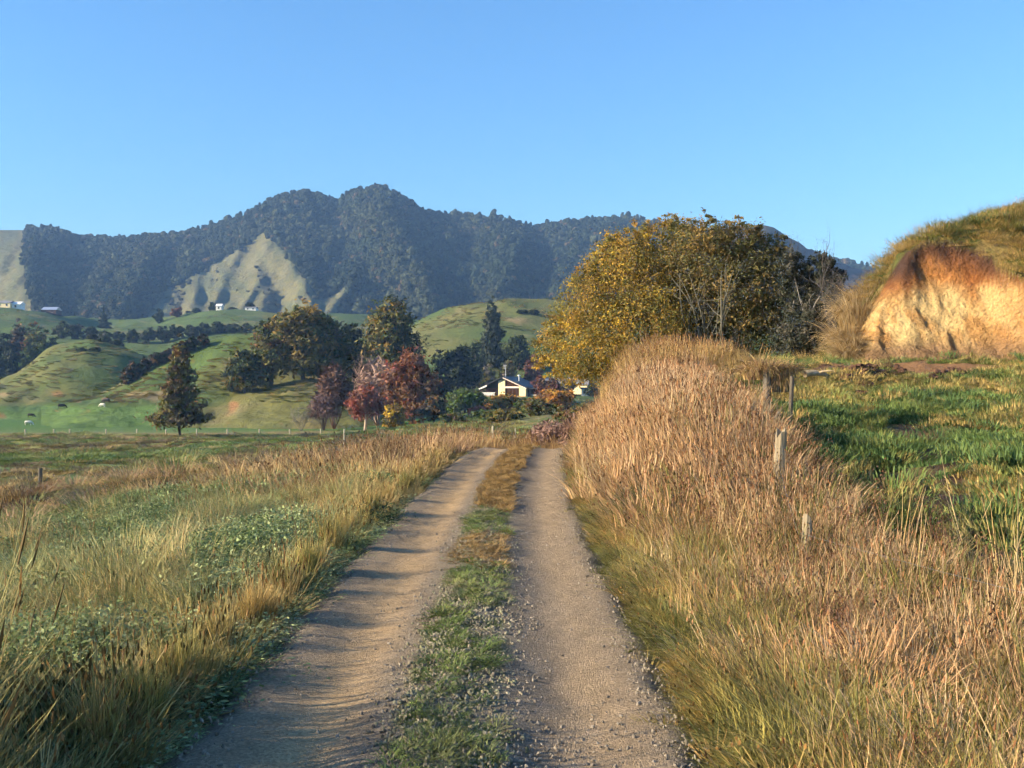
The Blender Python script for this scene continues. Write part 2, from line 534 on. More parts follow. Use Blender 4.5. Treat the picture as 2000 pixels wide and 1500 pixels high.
# ------------------------------------------------------------------ hills: lofts through traced contour lines
def loft(name, lines, u0, u1, nu, per, mat, colf, wob=0.0, wl=20.0, seed=1, back=120.0, dropb=0.5):
    us = np.linspace(u0, u1, nu)
    rows = []
    for ln in lines:
        a = np.array(ln, float)
        v = np.interp(us, a[:, 0], a[:, 1]); d = np.interp(us, a[:, 0], a[:, 2])
        k = np.hanning(9); k /= k.sum()
        pad = lambda q: np.convolve(np.pad(q, 4, 'edge'), k, 'valid')
        v = pad(v); d = pad(d)
        rows.append(np.stack([(us - 1000) / 2000 * d, d, CAM_Z + (750 - v) / 2000 * d], -1))
    b0 = rows[0].copy(); b0[:, 1] += back * 0.4; b0[:, 2] -= back * 0.4 * dropb * 0.4; b0[:, 0] *= (b0[:, 1] / rows[0][:, 1])
    b1 = rows[0].copy(); b1[:, 1] += back; b1[:, 2] -= back * dropb; b1[:, 0] *= (b1[:, 1] / rows[0][:, 1])
    rows = [b1, b0] + rows
    R = np.array(rows)
    m = len(R)
    tt = np.linspace(0, m - 1, (m - 1) * per + 1)
    i1 = np.clip(tt.astype(int), 0, m - 2); f = (tt - i1)[:, None, None]
    p0 = R[np.clip(i1 - 1, 0, m - 1)]; p1 = R[i1]; p2 = R[i1 + 1]; p3 = R[np.clip(i1 + 2, 0, m - 1)]
    cr = 0.5 * (2 * p1 + (p2 - p0) * f + (2 * p0 - 5 * p1 + 4 * p2 - p3) * f ** 2 + (3 * p1 - p0 - 3 * p2 + p3) * f ** 3)
    ln_ = p1 * (1 - f) + p2 * f
    V = 0.6 * cr + 0.4 * ln_
    if wob:
        V[..., 2] += wob * 0.45 * (fbm(V[..., 0] / wl * 3.1, V[..., 1] / wl * 3.1, seed + 50) - 0.5) * 2
        V[..., 2] += wob * (fbm(V[..., 0] / wl, V[..., 1] / wl, seed) - 0.5) * 2
    u, v = uv_of(V[..., 0], V[..., 1], V[..., 2])
    col = colf(u, v, V)
    o = link(name, mesh_np(name, V.reshape(-1, 3), grid_faces(nu, V.shape[0]), col.reshape(-1, 3), True, mat))
    tag(o, LOFT_LABEL[name], kind='structure')
    TERR.append(o)
    return o, V


LOFT_LABEL = {'plateau_hill': 'long green plateau below the mountain with far farmhouses', 'hill_behind_house': 'green pasture hill rising behind the farmhouse', 'left_spur_hill': 'folded green spur hill at the far left',
              'grove_hill': 'green hillside carrying the grove of ochre trees', 'house_terrace': 'grassy terrace under the cream farmhouse', 'bare_mountain': 'bare purplish mountain behind the broad golden tree'}
GR = np.array([0.062, 0.100, 0.027]); OL = np.array([0.125, 0.125, 0.04]); TN = np.array([0.23, 0.175, 0.085]); CLAY = np.array([0.36, 0.19, 0.085])


def pasture(u, v, V, green=0.5, seed=3, sc_=40.0, soil=()):
    n = fbm(V[..., 0] / sc_, V[..., 1] / sc_, seed); n2 = fbm(V[..., 0] / 7, V[..., 1] / 7, seed + 9, 3)
    c = mixc(np.broadcast_to(GR, u.shape + (3,)), OL, sst(green - 0.12, green + 0.16, n))
    c = mixc(c, TN, sst(0.56, 0.75, n2 * 0.6 + n * 0.4) * 0.55)
    # terracettes worn by stock
    c = mixc(c, [0.085, 0.155, 0.038], 0.85 * sst(788, 798, v) * sst(380, 300, u))
    te = 0.5 + 0.5 * np.sin(V[..., 2] * 4.2 + 6 * n2)
    c = c * (0.92 + 0.14 * te)[..., None]
    for (cu, cv, ru, rv, colr) in soil:
        w = np.exp(-((u - cu) / ru) ** 2 - ((v - cv) / rv) ** 2)
        c = mixc(c, colr, 0.9 * sst(0.35, 0.75, w + 1.3 * (fbm(V[..., 0] / 2.5, V[..., 2] / 2.0, seed + 77, 3) - 0.5)))
    return c


# far plateau behind the left hills
loft('plateau_hill', [
    [(-700, 588, 640), (0, 598, 620), (60, 603, 610), (130, 612, 640), (200, 628, 700), (300, 618, 690), (420, 610, 640), (520, 612, 640), (640, 612, 660), (760, 618, 680), (900, 628, 700), (1100, 640, 700)],
    [(-700, 610, 590), (0, 622, 570), (60, 630, 560), (130, 640, 580), (200, 642, 640), (300, 640, 630), (420, 628, 590), (520, 632, 590), (640, 640, 600), (900, 650, 640), (1100, 660, 640)],
    [(-700, 680, 500), (0, 690, 480), (100, 668, 480), (200, 660, 500), (300, 660, 500), (420, 655, 480), (520, 655, 480), (700, 665, 480), (1100, 690, 500)],
    [(-700, 790, 380), (0, 780, 380), (300, 770, 380), (700, 780, 380), (1100, 790, 380)]],
    -700, 1100, 150, 10, M_HILL, lambda u, v, V: pasture(u, v, V, 0.62, 5, 90.0), 3.5, 45, 4)

loft('hill_behind_house', [
    [(640, 680, 470), (760, 648, 460), (820, 622, 450), (880, 602, 440), (940, 592, 440), (1000, 581, 440), (1060, 583, 440), (1110, 590, 440), (1250, 600, 440), (1500, 600, 440), (1800, 610, 440)],
    [(640, 690, 420), (820, 645, 410), (900, 632, 400), (1000, 622, 400), (1100, 625, 400), (1250, 635, 400), (1800, 640, 400)],
    [(640, 720, 370), (820, 672, 380), (900, 672, 370), (1000, 672, 370), (1100, 675, 370), (1800, 690, 370)],
    [(640, 800, 320), (1000, 790, 320), (1800, 800, 320)]],
    640, 1800, 110, 12, M_HILL, lambda u, v, V: pasture(u, v, V, 0.42, 15, 50.0, [(1010, 626, 22, 8, TN)]), 1.6, 22, 8)

loft('left_spur_hill', [
    [(-500, 800, 330), (-200, 775, 330), (0, 748, 335), (50, 722, 345), (100, 684, 350), (140, 670, 350), (170, 662, 352), (215, 672, 352), (260, 690, 350), (330, 722, 345), (420, 765, 335)],
    [(-500, 812, 300), (-200, 796, 300), (0, 772, 300), (60, 752, 305), (110, 735, 308), (170, 722, 312), (230, 730, 312), (330, 758, 308), (420, 785, 305)],
    [(-500, 825, 260), (0, 797, 275), (110, 797, 275), (200, 795, 275), (420, 802, 275)],
    [(-500, 850, 240), (0, 835, 250), (420, 835, 250)]],
    -500, 420, 110, 12, M_HILL, lambda u, v, V: pasture(u, v, V, 0.55, 25, 35.0, [(115, 770, 12, 9, CLAY * 0.8), (0, 770, 22, 4, TN), (5, 812, 14, 6, CLAY * 0.7)]), 3.2, 26, 9, 90, 0.35)

loft('grove_hill', [
    [(80, 800, 262), (160, 785, 262), (230, 758, 265), (300, 716, 270), (350, 690, 272), (400, 667, 275), (440, 655, 276), (500, 648, 278), (560, 646, 280), (640, 655, 280), (700, 690, 278), (760, 740, 272), (830, 800, 265), (900, 840, 260), (1000, 870, 255)],
    [(80, 806, 245), (160, 800, 245), (230, 785, 246), (300, 765, 248), (360, 748, 250), (420, 735, 250), (500, 730, 252), (580, 732, 255), (640, 740, 255), (700, 765, 252), (760, 800, 248), (830, 835, 244), (1000, 880, 240)],
    [(80, 812, 232), (230, 800, 232), (330, 792, 232), (430, 782, 233), (480, 768, 234), (540, 760, 236), (600, 752, 237), (660, 750, 238), (720, 785, 236), (800, 830, 234), (1000, 885, 230)],
    [(80, 830, 215), (330, 826, 215), (430, 822, 214), (480, 815, 214), (540, 808, 215), (660, 805, 216), (740, 830, 215), (800, 850, 214), (1000, 890, 214)],
    [(80, 860, 200), (640, 865, 200), (1000, 900, 200)]],
    80, 1000, 150, 12, M_HILL, lambda u, v, V: pasture(u, v, V, 0.45, 35, 28.0, [(455, 792, 9, 9, CLAY * 0.75), (205, 779, 9, 3, CLAY), (290, 772, 60, 9, TN), (150, 784, 9, 3, CLAY * 0.6)]), 2.4, 22, 12, 90, 0.3)

loft('house_terrace', [
    [(780, 815, 330), (860, 790, 325), (930, 774, 320), (1000, 772, 318), (1100, 770, 318), (1250, 765, 318), (1500, 760, 318)],
    [(780, 822, 280), (860, 795, 280), (930, 778, 285), (1000, 775, 290), (1100, 774, 290), (1250, 770, 290), (1500, 768, 290)],
    [(780, 835, 220), (860, 818, 225), (930, 808, 230), (1000, 805, 230), (1100, 804, 230), (1500, 800, 230)],
    [(780, 862, 175), (1000, 850, 170), (1500, 845, 170)],
    [(780, 905, 120), (1000, 890, 115), (1500, 880, 115)]],
    780, 1500, 80, 8, M_HILL, lambda u, v, V: pasture(u, v, V, 0.5, 45, 30.0), 0.5, 12, 14, 60, 0.1)

# ------------------------------------------------------------------ clay bank and near right hill (one height field)
hx = np.concatenate([np.arange(9.0, 14.6, 0.2), np.arange(14.6, 26.0, 0.10), np.arange(26.0, 75, 0.3)]); hy = np.concatenate([np.arange(33, 42.6, 0.2), np.arange(42.6, 50.0, 0.08), np.arange(50.0, 56, 0.2), np.arange(56, 130, 1.5)])
HX, HY = np.meshgrid(hx, hy)
# crest height along x (read off the skyline), falling away behind
HXs = HX * np.where(HY > 49, 49 / HY, 1.0)
Hc = np.interp(HXs, [9, 14, 15.3, 16.0, 17.1, 18.4, 19.2, 20.6, 22.2, 24.5, 28, 34, 47, 75], [1.6, 2.7, 3.2, 4.2, 6.3, 8.5, 9.2, 9.9, 10.5, 11.3, 12.6, 14.0, 15.0, 15.0])
toe = np.interp(HX, [9, 16, 19, 21.5, 24, 28, 40, 75], [44.5, 43.0, 42.5, 41.0, 36, 33, 26, 22])
crest = np.interp(HX, [9, 16, 19, 22, 26, 40, 75], [47.6, 47.0, 47.4, 48.5, 51.0, 52, 52])
tq = np.clip((HY - toe) / (crest - toe), 0, 1)
kb = np.interp(HX, [9, 17, 19, 21, 24, 28, 75], [1, 1, 0.98, 0.94, 0.88, 1, 1])
prof = (tq ** 0.9 * 0.55 + 0.45 * sst(0, 1, tq)) * (kb + (1 - kb) * sst(47.8, 54.0, HY))
Pb = Pd(HY) * (1 - sst(48, 75, HY) * 0.5)
H0 = Pb - 0.25 + (Hc - Pb) * prof - 0.09 * np.maximum(0, HY - 54.5) ** 1.15
H0 = H0 + 0.7 * (fbm(HX / 3.2, HY / 3.2, 91) - 0.5) * sst(0.05, 0.3, tq) + 0.25 * (fbm(HX / 0.7, HY / 0.7, 93, 3) - 0.5) * sst(0.02, 0.2, tq)
ang = (HX - 18.5) * 0.30
d0 = (HX - 18.5) * 0.16 + (HY - 44.6) * 0.98 + 0.8 * np.maximum(0, HX - 20.8) ** 1.25 + 0.10 * np.maximum(0, 16.2 - HX) ** 2
rr = d0
rib = fbm(HX * 1.5, HY * 0.12, 95, 3) - 0.5
dz = d0 + 0.9 * (fbm(HX * 0.5, HY * 0.1, 97, 3) - 0.5) + 0.22 * rib + 0.5 * (fbm(HX * 1.1 + HY * 0.6, HY * 1.3, 98, 4) - 0.5)
Cut = 2.95 + 0.75 * np.maximum(-0.6, np.minimum(dz, 1.0)) + 1.85 * np.maximum(0, dz - 0.8) + 0.9 * np.maximum(0, dz - 2.0) ** 1.3
Cut = Cut + 0.60 * (fbm(HX / 0.6, HY / 0.6 + HX, 99, 4) - 0.5) * sst(-0.3, 0.6, dz) + 0.30 * (1 - np.abs(2 * fbm(HX / 0.45 + HY * 0.3, HY / 0.9, 119, 3) - 1)) * sst(0.2, 1.0, dz)
HZ = np.minimum(H0, Cut)
depth = H0 - Cut
flank = sst(19.4, 18.2, HX) * sst(15.2, 15.7, HX) * sst(43.6, 44.4, HY) * sst(48.4, 47.6, HY)
face = np.maximum(sst(0.02, 0.25, depth), flank)
nn = fbm(HX / 1.1, HY / 1.1, 101); ns = fbm(HX * 1.5 + HZ * 0.5, HZ * 0.7, 103, 4); nb = fbm(HX / 4, HZ / 1.6, 105, 3)
grassc = mixc(np.broadcast_to(np.array([0.13, 0.145, 0.04]), HX.shape + (3,)), [0.27, 0.20, 0.075], sst(0.4, 0.65, nn))
grassc = mixc(grassc, [0.10, 0.14, 0.03], sst(9.0, 11.0, HZ) * sst(0.35, 0.6, nn))
clayc = mixc(np.broadcast_to(np.array([0.46, 0.20, 0.06]), HX.shape + (3,)), [0.30, 0.115, 0.036], sst(0.42, 0.68, ns))
pale = sst(6.6, 5.6, HZ + 1.6 * (nb - 0.5) + 1.2 * (ns - 0.5)) * sst(23.5, 20.5, HX)
clayc = mixc(clayc, mixc(np.broadcast_to(np.array([0.68, 0.48, 0.21]), HX.shape + (3,)), [0.48, 0.26, 0.09], sst(0.46, 0.7, ns)), pale)
clayc = mixc(clayc, [0.28, 0.17, 0.085], sst(4.4, 3.4, HZ + 0.8 * (nn - 0.5)))
topsoil = sst(1.5, 0.25, depth + 0.9 * (fbm(HX * 1.4, HY, 107, 3) - 0.5)) * sst(6.0, 7.5, HZ)
clayc = mixc(clayc, [0.075, 0.04, 0.028], topsoil)
hc = mixc(grassc, clayc, face)
hill = link('clay_cut_hill', mesh_np('clay_cut_hill', np.stack([HX, HY, HZ], -1).reshape(-1, 3), grid_faces(len(hx), len(hy)), hc.reshape(-1, 3), True,
            tint_mat('clay_bank', 0.95, (2.0, 0.72, 1.2), (9.0, 0.7, 1.25), (4.0, 1.0, 0.45))))
tag(hill, 'steep grassy hill with an orange clay face cut into it', kind='structure')
TERR.append(hill)

# ------------------------------------------------------------------ mountains
SKY = np.array([(-900, 470), (-500, 440), (-200, 455), (0, 447), (50, 447), (105, 442), (150, 458), (240, 462), (330, 454), (400, 442), (480, 418), (520, 394), (560, 374), (600, 369), (645, 382), (662, 389), (700, 366), (735, 358), (770, 373), (800, 394), (830, 408), (920, 418), (990, 426), (1040, 440), (1080, 432), (1150, 424), (1220, 421), (1280, 428), (1350, 440), (1500, 470), (1700, 520), (2000, 560), (2900, 560)], float)
GRASS_POLYS = [
    [(-900, 380), (50, 430), (47, 500), (56, 560), (76, 640), (-900, 660)],
    [(516, 452), (465, 488), (395, 528), (325, 566), (262, 640), (632, 640), (622, 585), (600, 545), (562, 500), (535, 472)],
    [(692, 546), (655, 572), (605, 598), (600, 640), (665, 640), (668, 600)]]
FOREST_GULLY = [[(500, 520), (514, 525), (540, 575), (554, 640), (530, 640), (512, 570)], [(345, 572), (362, 566), (360, 590), (345, 615), (335, 615)], [(430, 585), (438, 580), (442, 610), (426, 610)]]


def is_grass(u, v):
    m = np.zeros(np.shape(u), bool)
    for p in GRASS_POLYS: m |= inpoly(u, v, p)
    return m


SPURS = [  # (crest polyline in u,v ; reach to the left px ; reach to the right px ; amplitude m)
    ([(735, 355), (775, 440), (850, 620)], 110, 70, 110),
    ([(590, 368), (516, 458), (503, 520), (520, 640)], 230, 60, 45),
    ([(516, 458), (565, 505), (612, 600), (620, 640)], 100, 60, 70),
    ([(105, 440), (52, 520), (75, 620)], 160, 70, 120),
    ([(330, 448), (285, 520), (220, 620)], 100, 60, 90),
    ([(690, 500), (692, 546), (640, 615)], 70, 40, 80),
    ([(960, 415), (1010, 500), (980, 610)], 130, 60, 110),
    ([(1220, 415), (1170, 500), (1120, 600)], 110, 70, 110),
    ([(860, 410), (890, 500), (910, 600)], 60, 40, 60),
    ([(450, 425), (420, 480), (380, 520)], 60, 40, 45),
    ([(1350, 440), (1320, 520), (1300, 600)], 100, 60, 90),
]
mu = np.linspace(-900, 2900, 620); mt = np.linspace(-0.35, 1, 130)
U, T = np.meshgrid(mu, mt)
SKY[:, 1] += np.where(SKY[:, 0] > 60, 5.0, 1.0)
vtop = np.interp(U, SKY[:, 0], SKY[:, 1])
V_ = vtop + np.clip(T, 0, 1) * (660 - vtop)
Dc = 1500 + 120 * (fbm(U / 300, U * 0, 111) - 0.5); Db = 900
Dm = Dc + (Db - Dc) * np.clip(T, 0, 1) ** 0.85
rel = np.zeros_like(U)
for pl, wl_, wr_, amp in SPURS:
    pl = np.array(pl, float)
    us = np.interp(V_, pl[:, 1], pl[:, 0])
    k = np.clip(1 - np.where(U < us, (us - U) / wl_, (U - us) / wr_), 0, 1)
    fade = sst(pl[0, 1] - 5, pl[0, 1] + 60, V_)
    rel = np.maximum(rel, amp * (k * 0.75 + 0.25 * k * k * (3 - 2 * k)) * fade)
rg = 1 - np.abs(2 * fbm((U + 0.5 * (V_ - 400)) / 60, V_ / 200, 113, 3) - 1)
rel = rel + 45 * (rg - 0.5) * sst(0.02, 0.25, T) + 30 * (fbm(U / 25, V_ / 25, 117, 3) - 0.5) * sst(0.0, 0.1, T)
Dm = Dm - rel
bk = np.clip(-T / 0.35, 0, 1)
Dm = Dm + bk * 420
MX = (U - 1000) / 2000 * (Dm - 0.0); MZ = CAM_Z + (750 - V_) / 2000 * Dm
MZ = np.where(bk > 0, CAM_Z + (750 - V_) / 2000 * Dc - bk * 180, MZ)
gm = is_grass(U + 6 * (fbm(U / 9, V_ / 9, 121, 2) - 0.5), V_ + 6 * (fbm(U / 9, V_ / 9, 123, 2) - 0.5))
mn = fbm(U / 14, V_ / 20, 125)
gcol = mixc(np.broadcast_to(np.array([0.125, 0.118, 0.054]), U.shape + (3,)), [0.095, 0.102, 0.046], sst(0.38, 0.62, mn))
gul = inpoly(U, V_, FOREST_GULLY[0]) | inpoly(U, V_, FOREST_GULLY[1])
gcol = np.where(gul[..., None], np.array([0.08, 0.08, 0.042]), gcol)
fcol = np.broadcast_to(np.array([0.03, 0.042, 0.026]), U.shape + (3,))
mc = np.where(gm[..., None], gcol, fcol)
mount = link('mountain', mesh_np('mountain', np.stack([MX, Dm, MZ], -1).reshape(-1, 3), grid_faces(len(mu), len(mt)), mc.reshape(-1, 3), True, M_MOUNT))
tag(mount, 'long forested mountain ridge with cleared grassy spurs', kind='structure')


def heath(u, v, V):
    n = fbm(V[..., 0] / 60, V[..., 2] / 30, 131)
    return mixc(np.broadcast_to(np.array([0.105, 0.075, 0.062]), u.shape + (3,)), [0.07, 0.065, 0.045], sst(0.4, 0.6, n))


loft('bare_mountain', [
    [(1200, 560, 1080), (1380, 455, 1080), (1440, 438, 1080), (1488, 428, 1080), (1512, 440, 1080), (1560, 466, 1090), (1620, 498, 1100), (1690, 521, 1110), (1760, 533, 1120), (1900, 560, 1150), (2200, 590, 1200), (2900, 600, 1300)],
    [(1200, 620, 960), (1400, 540, 960), (1490, 520, 950), (1600, 560, 960), (1760, 590, 970), (2900, 640, 1000)],
    [(1200, 700, 780), (1490, 690, 780), (2900, 720, 800)]],
    1200, 2900, 160, 18, M_MOUNT, heath, 9.0, 60, 17, 300, 0.6)

# ------------------------------------------------------------------ drop points on the terrain
_vs = []; _fs = []; _o = 0
for o in TERR:
    me = o.data
    co = np.empty(len(me.vertices) * 3, np.float32); me.vertices.foreach_get('co', co); co = co.reshape(-1, 3)
    lp = np.empty(len(me.loops), np.int32); me.loops.foreach_get('vertex_index', lp); lp = lp.reshape(-1, 4) + _o
    keep = (co[lp - _o][:, :, 1].max(1) > 20) if o is ground else np.ones(len(lp), bool)
    _vs.append(co); _fs.append(lp[keep]); _o += len(co)
BVH = BVHTree.FromPolygons(np.concatenate(_vs).tolist(), np.concatenate(_fs).tolist())


def gz(x, y):
    h = BVH.ray_cast(Vector((float(x), float(y), 400.0)), Vector((0, 0, -1)))
    return h[0].z if h[0] is not None else float(G(x, y))


# ------------------------------------------------------------------ instanced stuff (geometry nodes on a point cloud mesh)
def scatter_group(coll):
    ng = bpy.data.node_groups.new('scatter', 'GeometryNodeTree')
    ng.interface.new_socket('Geometry', in_out='INPUT', socket_type='NodeSocketGeometry')
    ng.interface.new_socket('Geometry', in_out='OUTPUT', socket_type='NodeSocketGeometry')
    gi = ng.nodes.new('NodeGroupInput'); go = ng.nodes.new('NodeGroupOutput')
    ci = ng.nodes.new('GeometryNodeCollectionInfo'); ci.inputs['Collection'].default_value = coll
    ci.inputs['Separate Children'].default_value = True; ci.inputs['Reset Children'].default_value = True
    ip = ng.nodes.new('GeometryNodeInstanceOnPoints'); ip.inputs['Pick Instance'].default_value = True
    ar = ng.nodes.new('GeometryNodeInputNamedAttribute'); ar.data_type = 'FLOAT_VECTOR'; ar.inputs[0].default_value = 'rot'
    asl = ng.nodes.new('GeometryNodeInputNamedAttribute'); asl.data_type = 'FLOAT_VECTOR'; asl.inputs[0].default_value = 'scl'
    ai = ng.nodes.new('GeometryNodeInputNamedAttribute'); ai.data_type = 'INT'; ai.inputs[0].default_value = 'pick'
    er = ng.nodes.new('FunctionNodeEulerToRotation')
    L = ng.links.new
    L(gi.outputs[0], ip.inputs['Points']); L(ci.outputs[0], ip.inputs['Instance'])
    L(ar.outputs[0], er.inputs[0]); L(er.outputs[0], ip.inputs['Rotation'])
    L(asl.outputs[0], ip.inputs['Scale']); L(ai.outputs[0], ip.inputs['Instance Index'])
    L(ip.outputs[0], go.inputs[0])
    return ng


def scatter(name, protos, pts, rot, scl, tint, label, cat=None):
    coll = bpy.data.collections.new(name + '_kinds')
    for i, me in enumerate(protos):
        coll.objects.link(bpy.data.objects.new(name + '_kind', me))
    me = bpy.data.meshes.new(name)
    n = len(pts)
    me.vertices.add(n); me.vertices.foreach_set('co', np.asarray(pts, np.float32).ravel())
    for nm, d in (('rot', rot), ('scl', scl)):
        a = me.attributes.new(nm, 'FLOAT_VECTOR', 'POINT'); a.data.foreach_set('vector', np.asarray(d, np.float32).ravel())
    a = me.attributes.new('pick', 'INT', 'POINT'); a.data.foreach_set('value', rs.randint(0, len(protos), n).astype(np.int32))
    a = me.attributes.new('itint', 'FLOAT_COLOR', 'POINT')
    a.data.foreach_set('color', np.concatenate([tint, np.ones((n, 1))], 1).astype(np.float32).ravel())
    o = link(name, me)
    md = o.modifiers.new('scatter', 'NODES'); md.node_group = scatter_group(coll)
    tag(o, label, cat, kind='stuff')
    return o


def ico(sub=1):
    t = (1 + 5 ** 0.5) / 2
    v = [(-1, t, 0), (1, t, 0), (-1, -t, 0), (1, -t, 0), (0, -1, t), (0, 1, t), (0, -1, -t), (0, 1, -t), (t, 0, -1), (t, 0, 1), (-t, 0, -1), (-t, 0, 1)]
    f = [(0, 11, 5), (0, 5, 1), (0, 1, 7), (0, 7, 10), (0, 10, 11), (1, 5, 9), (5, 11, 4), (11, 10, 2), (10, 7, 6), (7, 1, 8), (3, 9, 4), (3, 4, 2), (3, 2, 6), (3, 6, 8), (3, 8, 9), (4, 9, 5), (2, 4, 11), (6, 2, 10), (8, 6, 7), (9, 8, 1)]
    v = [np.array(p) / np.linalg.norm(p) for p in v]
    for _ in range(sub):
        nf = []; cache = {}
        def mid(a, b):
            k = (min(a, b), max(a, b))
            if k not in cache:
                m = v[a] + v[b]; v.append(m / np.linalg.norm(m)); cache[k] = len(v) - 1
            return cache[k]
        for a, b, c in f:
            ab, bc, ca = mid(a, b), mid(b, c), mid(c, a)
            nf += [(a, ab, ca), (b, bc, ab), (c, ca, bc), (ab, bc, ca)]
        f = nf
    return np.array(v), np.array(f)


ICO1 = ico(1); ICO2 = ico(2); ICO3 = ico(3)


def leaf_quads(c, nrm, size, rng, asp=1.7):
    """one quad per centre, facing nrm"""
    n = len(c)
    r = rng.randn(n, 3); a = np.cross(nrm, r); a /= np.linalg.norm(a, axis=1)[:, None] + 1e-9
    b = np.cross(nrm, a); b /= np.linalg.norm(b, axis=1)[:, None] + 1e-9
    s = (np.asarray(size) * np.ones(n))[:, None]
    a = a * s * 0.5 * asp; b = b * s * 0.5 / asp * 1.1
    v = np.stack([c - a, c - b * 1.0 + a * .1, c + a, c + b], 1).reshape(-1, 3)
    f = np.arange(4 * n).reshape(-1, 4)
    return v, f


# forest crowns for the mountain
def forest_crown(seed, tall):
    rng = np.random.RandomState(seed)
    A = Acc()
    nb = 7 if tall < 1.3 else 6
    for i in range(nb):
        if tall > 1.3:
            z = 0.15 + 1.15 * i / nb; r = 0.42 * (1.15 - 0.75 * i / nb); cx, cy = rng.randn(2) * 0.08
        else:
            z = 0.35 + 0.35 * rng.rand(); r = 0.30 + 0.16 * rng.rand(); th = i / nb * 6.283; q = 0.30 * rng.rand() ** 0.5; cx, cy = q * math.cos(th), q * math.sin(th)
        v, f = ICO1
        vv = v * (1 + 0.45 * (rng.rand(len(v), 1) - 0.5)) * r * np.array([1, 1, 0.85]) + [cx, cy, z]
        sh = 0.8 + 0.4 * rng.rand()
        A.add(vv, f, np.array([1, 1, 1]) * sh)
        n = 60
        d = rng.randn(n, 3); d /= np.linalg.norm(d, axis=1)[:, None]
        c = d * r * np.array([1, 1, 0.85]) * (1.0 + 0.12 * rng.rand(n, 1)) + [cx, cy, z]
        lv, lf = leaf_quads(c, d + 0.6 * rng.randn(n, 3), 0.17, rng, 1.3)
        A.add(lv, lf, np.repeat((0.6 + 0.8 * rng.rand(n, 1)) * np.ones((1, 3)), 4, 0))
    return A.mesh('forest_crown', M_FOREST)


protos = [forest_crown(i, 1.0) for i in range(6)] + [forest_crown(10 + i, 1.5) for i in range(2)]
# sample by pixel area of the mountain surface
n = 46000
fu = rs.uniform(-750, 1900, n * 2); ft = rs.uniform(-0.04, 1, n * 2) ** 1.0
ok = ~is_grass(fu + rs.randn(n * 2) * 2.5, np.interp(fu, SKY[:, 0], SKY[:, 1]) + np.clip(ft, 0, 1) * (660 - np.interp(fu, SKY[:, 0], SKY[:, 1])) + rs.randn(n * 2) * 2.0)
fu = fu[ok][:n]; ft = ft[ok][:n]


def bil(A_, u, t):
    iu = (u - mu[0]) / (mu[1] - mu[0]); it = (t - mt[0]) / (mt[1] - mt[0])
    a = np.clip(iu.astype(int), 0, len(mu) - 2); b = np.clip(it.astype(int), 0, len(mt) - 2)
    fa = iu - a; fb = it - b
    return A_[b, a] * (1 - fa) * (1 - fb) + A_[b, a + 1] * fa * (1 - fb) + A_[b + 1, a] * (1 - fa) * fb + A_[b + 1, a + 1] * fa * fb


fp = np.stack([bil(MX, fu, ft), bil(Dm, fu, ft), bil(MZ, fu, ft) - 0.8], -1)
fs = 5.6 * (0.5 + 0.8 * rs.rand(len(fp)) ** 1.6) * np.where(rs.rand(len(fp)) < 0.03, 1.6, 1.0)
tn = fbm(fp[:, 0] / 60, fp[:, 2] / 40, 141, 3)
base = mixc(np.tile(np.array([0.024, 0.037, 0.022]), (len(fp), 1)), [0.046, 0.055, 0.028], sst(0.35, 0.7, tn))
base = base * (0.5 + 1.05 * rs.rand(len(fp), 1) ** 1.3)
brn = rs.rand(len(fp)) < 0.03
base[brn] = np.array([0.10, 0.075, 0.04])
# lone shrubs on the cleared spurs
scatter('forest', protos, fp, np.stack([0.1 * rs.randn(len(fp)), 0.1 * rs.randn(len(fp)), rs.rand(len(fp)) * 6.28], -1),
        np.stack([fs, fs, fs * (0.8 + 0.4 * rs.rand(len(fp)))], -1), base, 'dense dark native forest covering the mountain slopes')
gu = rs.uniform(290, 620, 1500); gt = rs.uniform(0.2, 1, 1500)
gvv = np.interp(gu, SKY[:, 0], SKY[:, 1]) + gt * (660 - np.interp(gu, SKY[:, 0], SKY[:, 1]))
ok = is_grass(gu, gvv) & ((fbm(gu / 30, gvv / 30, 145) > 0.68) | inpoly(gu, gvv, FOREST_GULLY[0]) | inpoly(gu, gvv, FOREST_GULLY[1]))
gu = gu[ok]; gt = gt[ok]
gp = np.stack([bil(MX, gu, gt), bil(Dm, gu, gt), bil(MZ, gu, gt) - 0.7], -1)
gs = 1.5 + 3.0 * rs.rand(len(gp)) ** 3
scatter('hillside_scrub', protos[:6], gp, np.stack([gs * 0, gs * 0, rs.rand(len(gp)) * 6.28], -1), np.stack([gs, gs, gs], -1),
        np.tile(np.array([0.06, 0.06, 0.035]), (len(gp), 1)), 'scattered dark scrub on the cleared mountain spur')

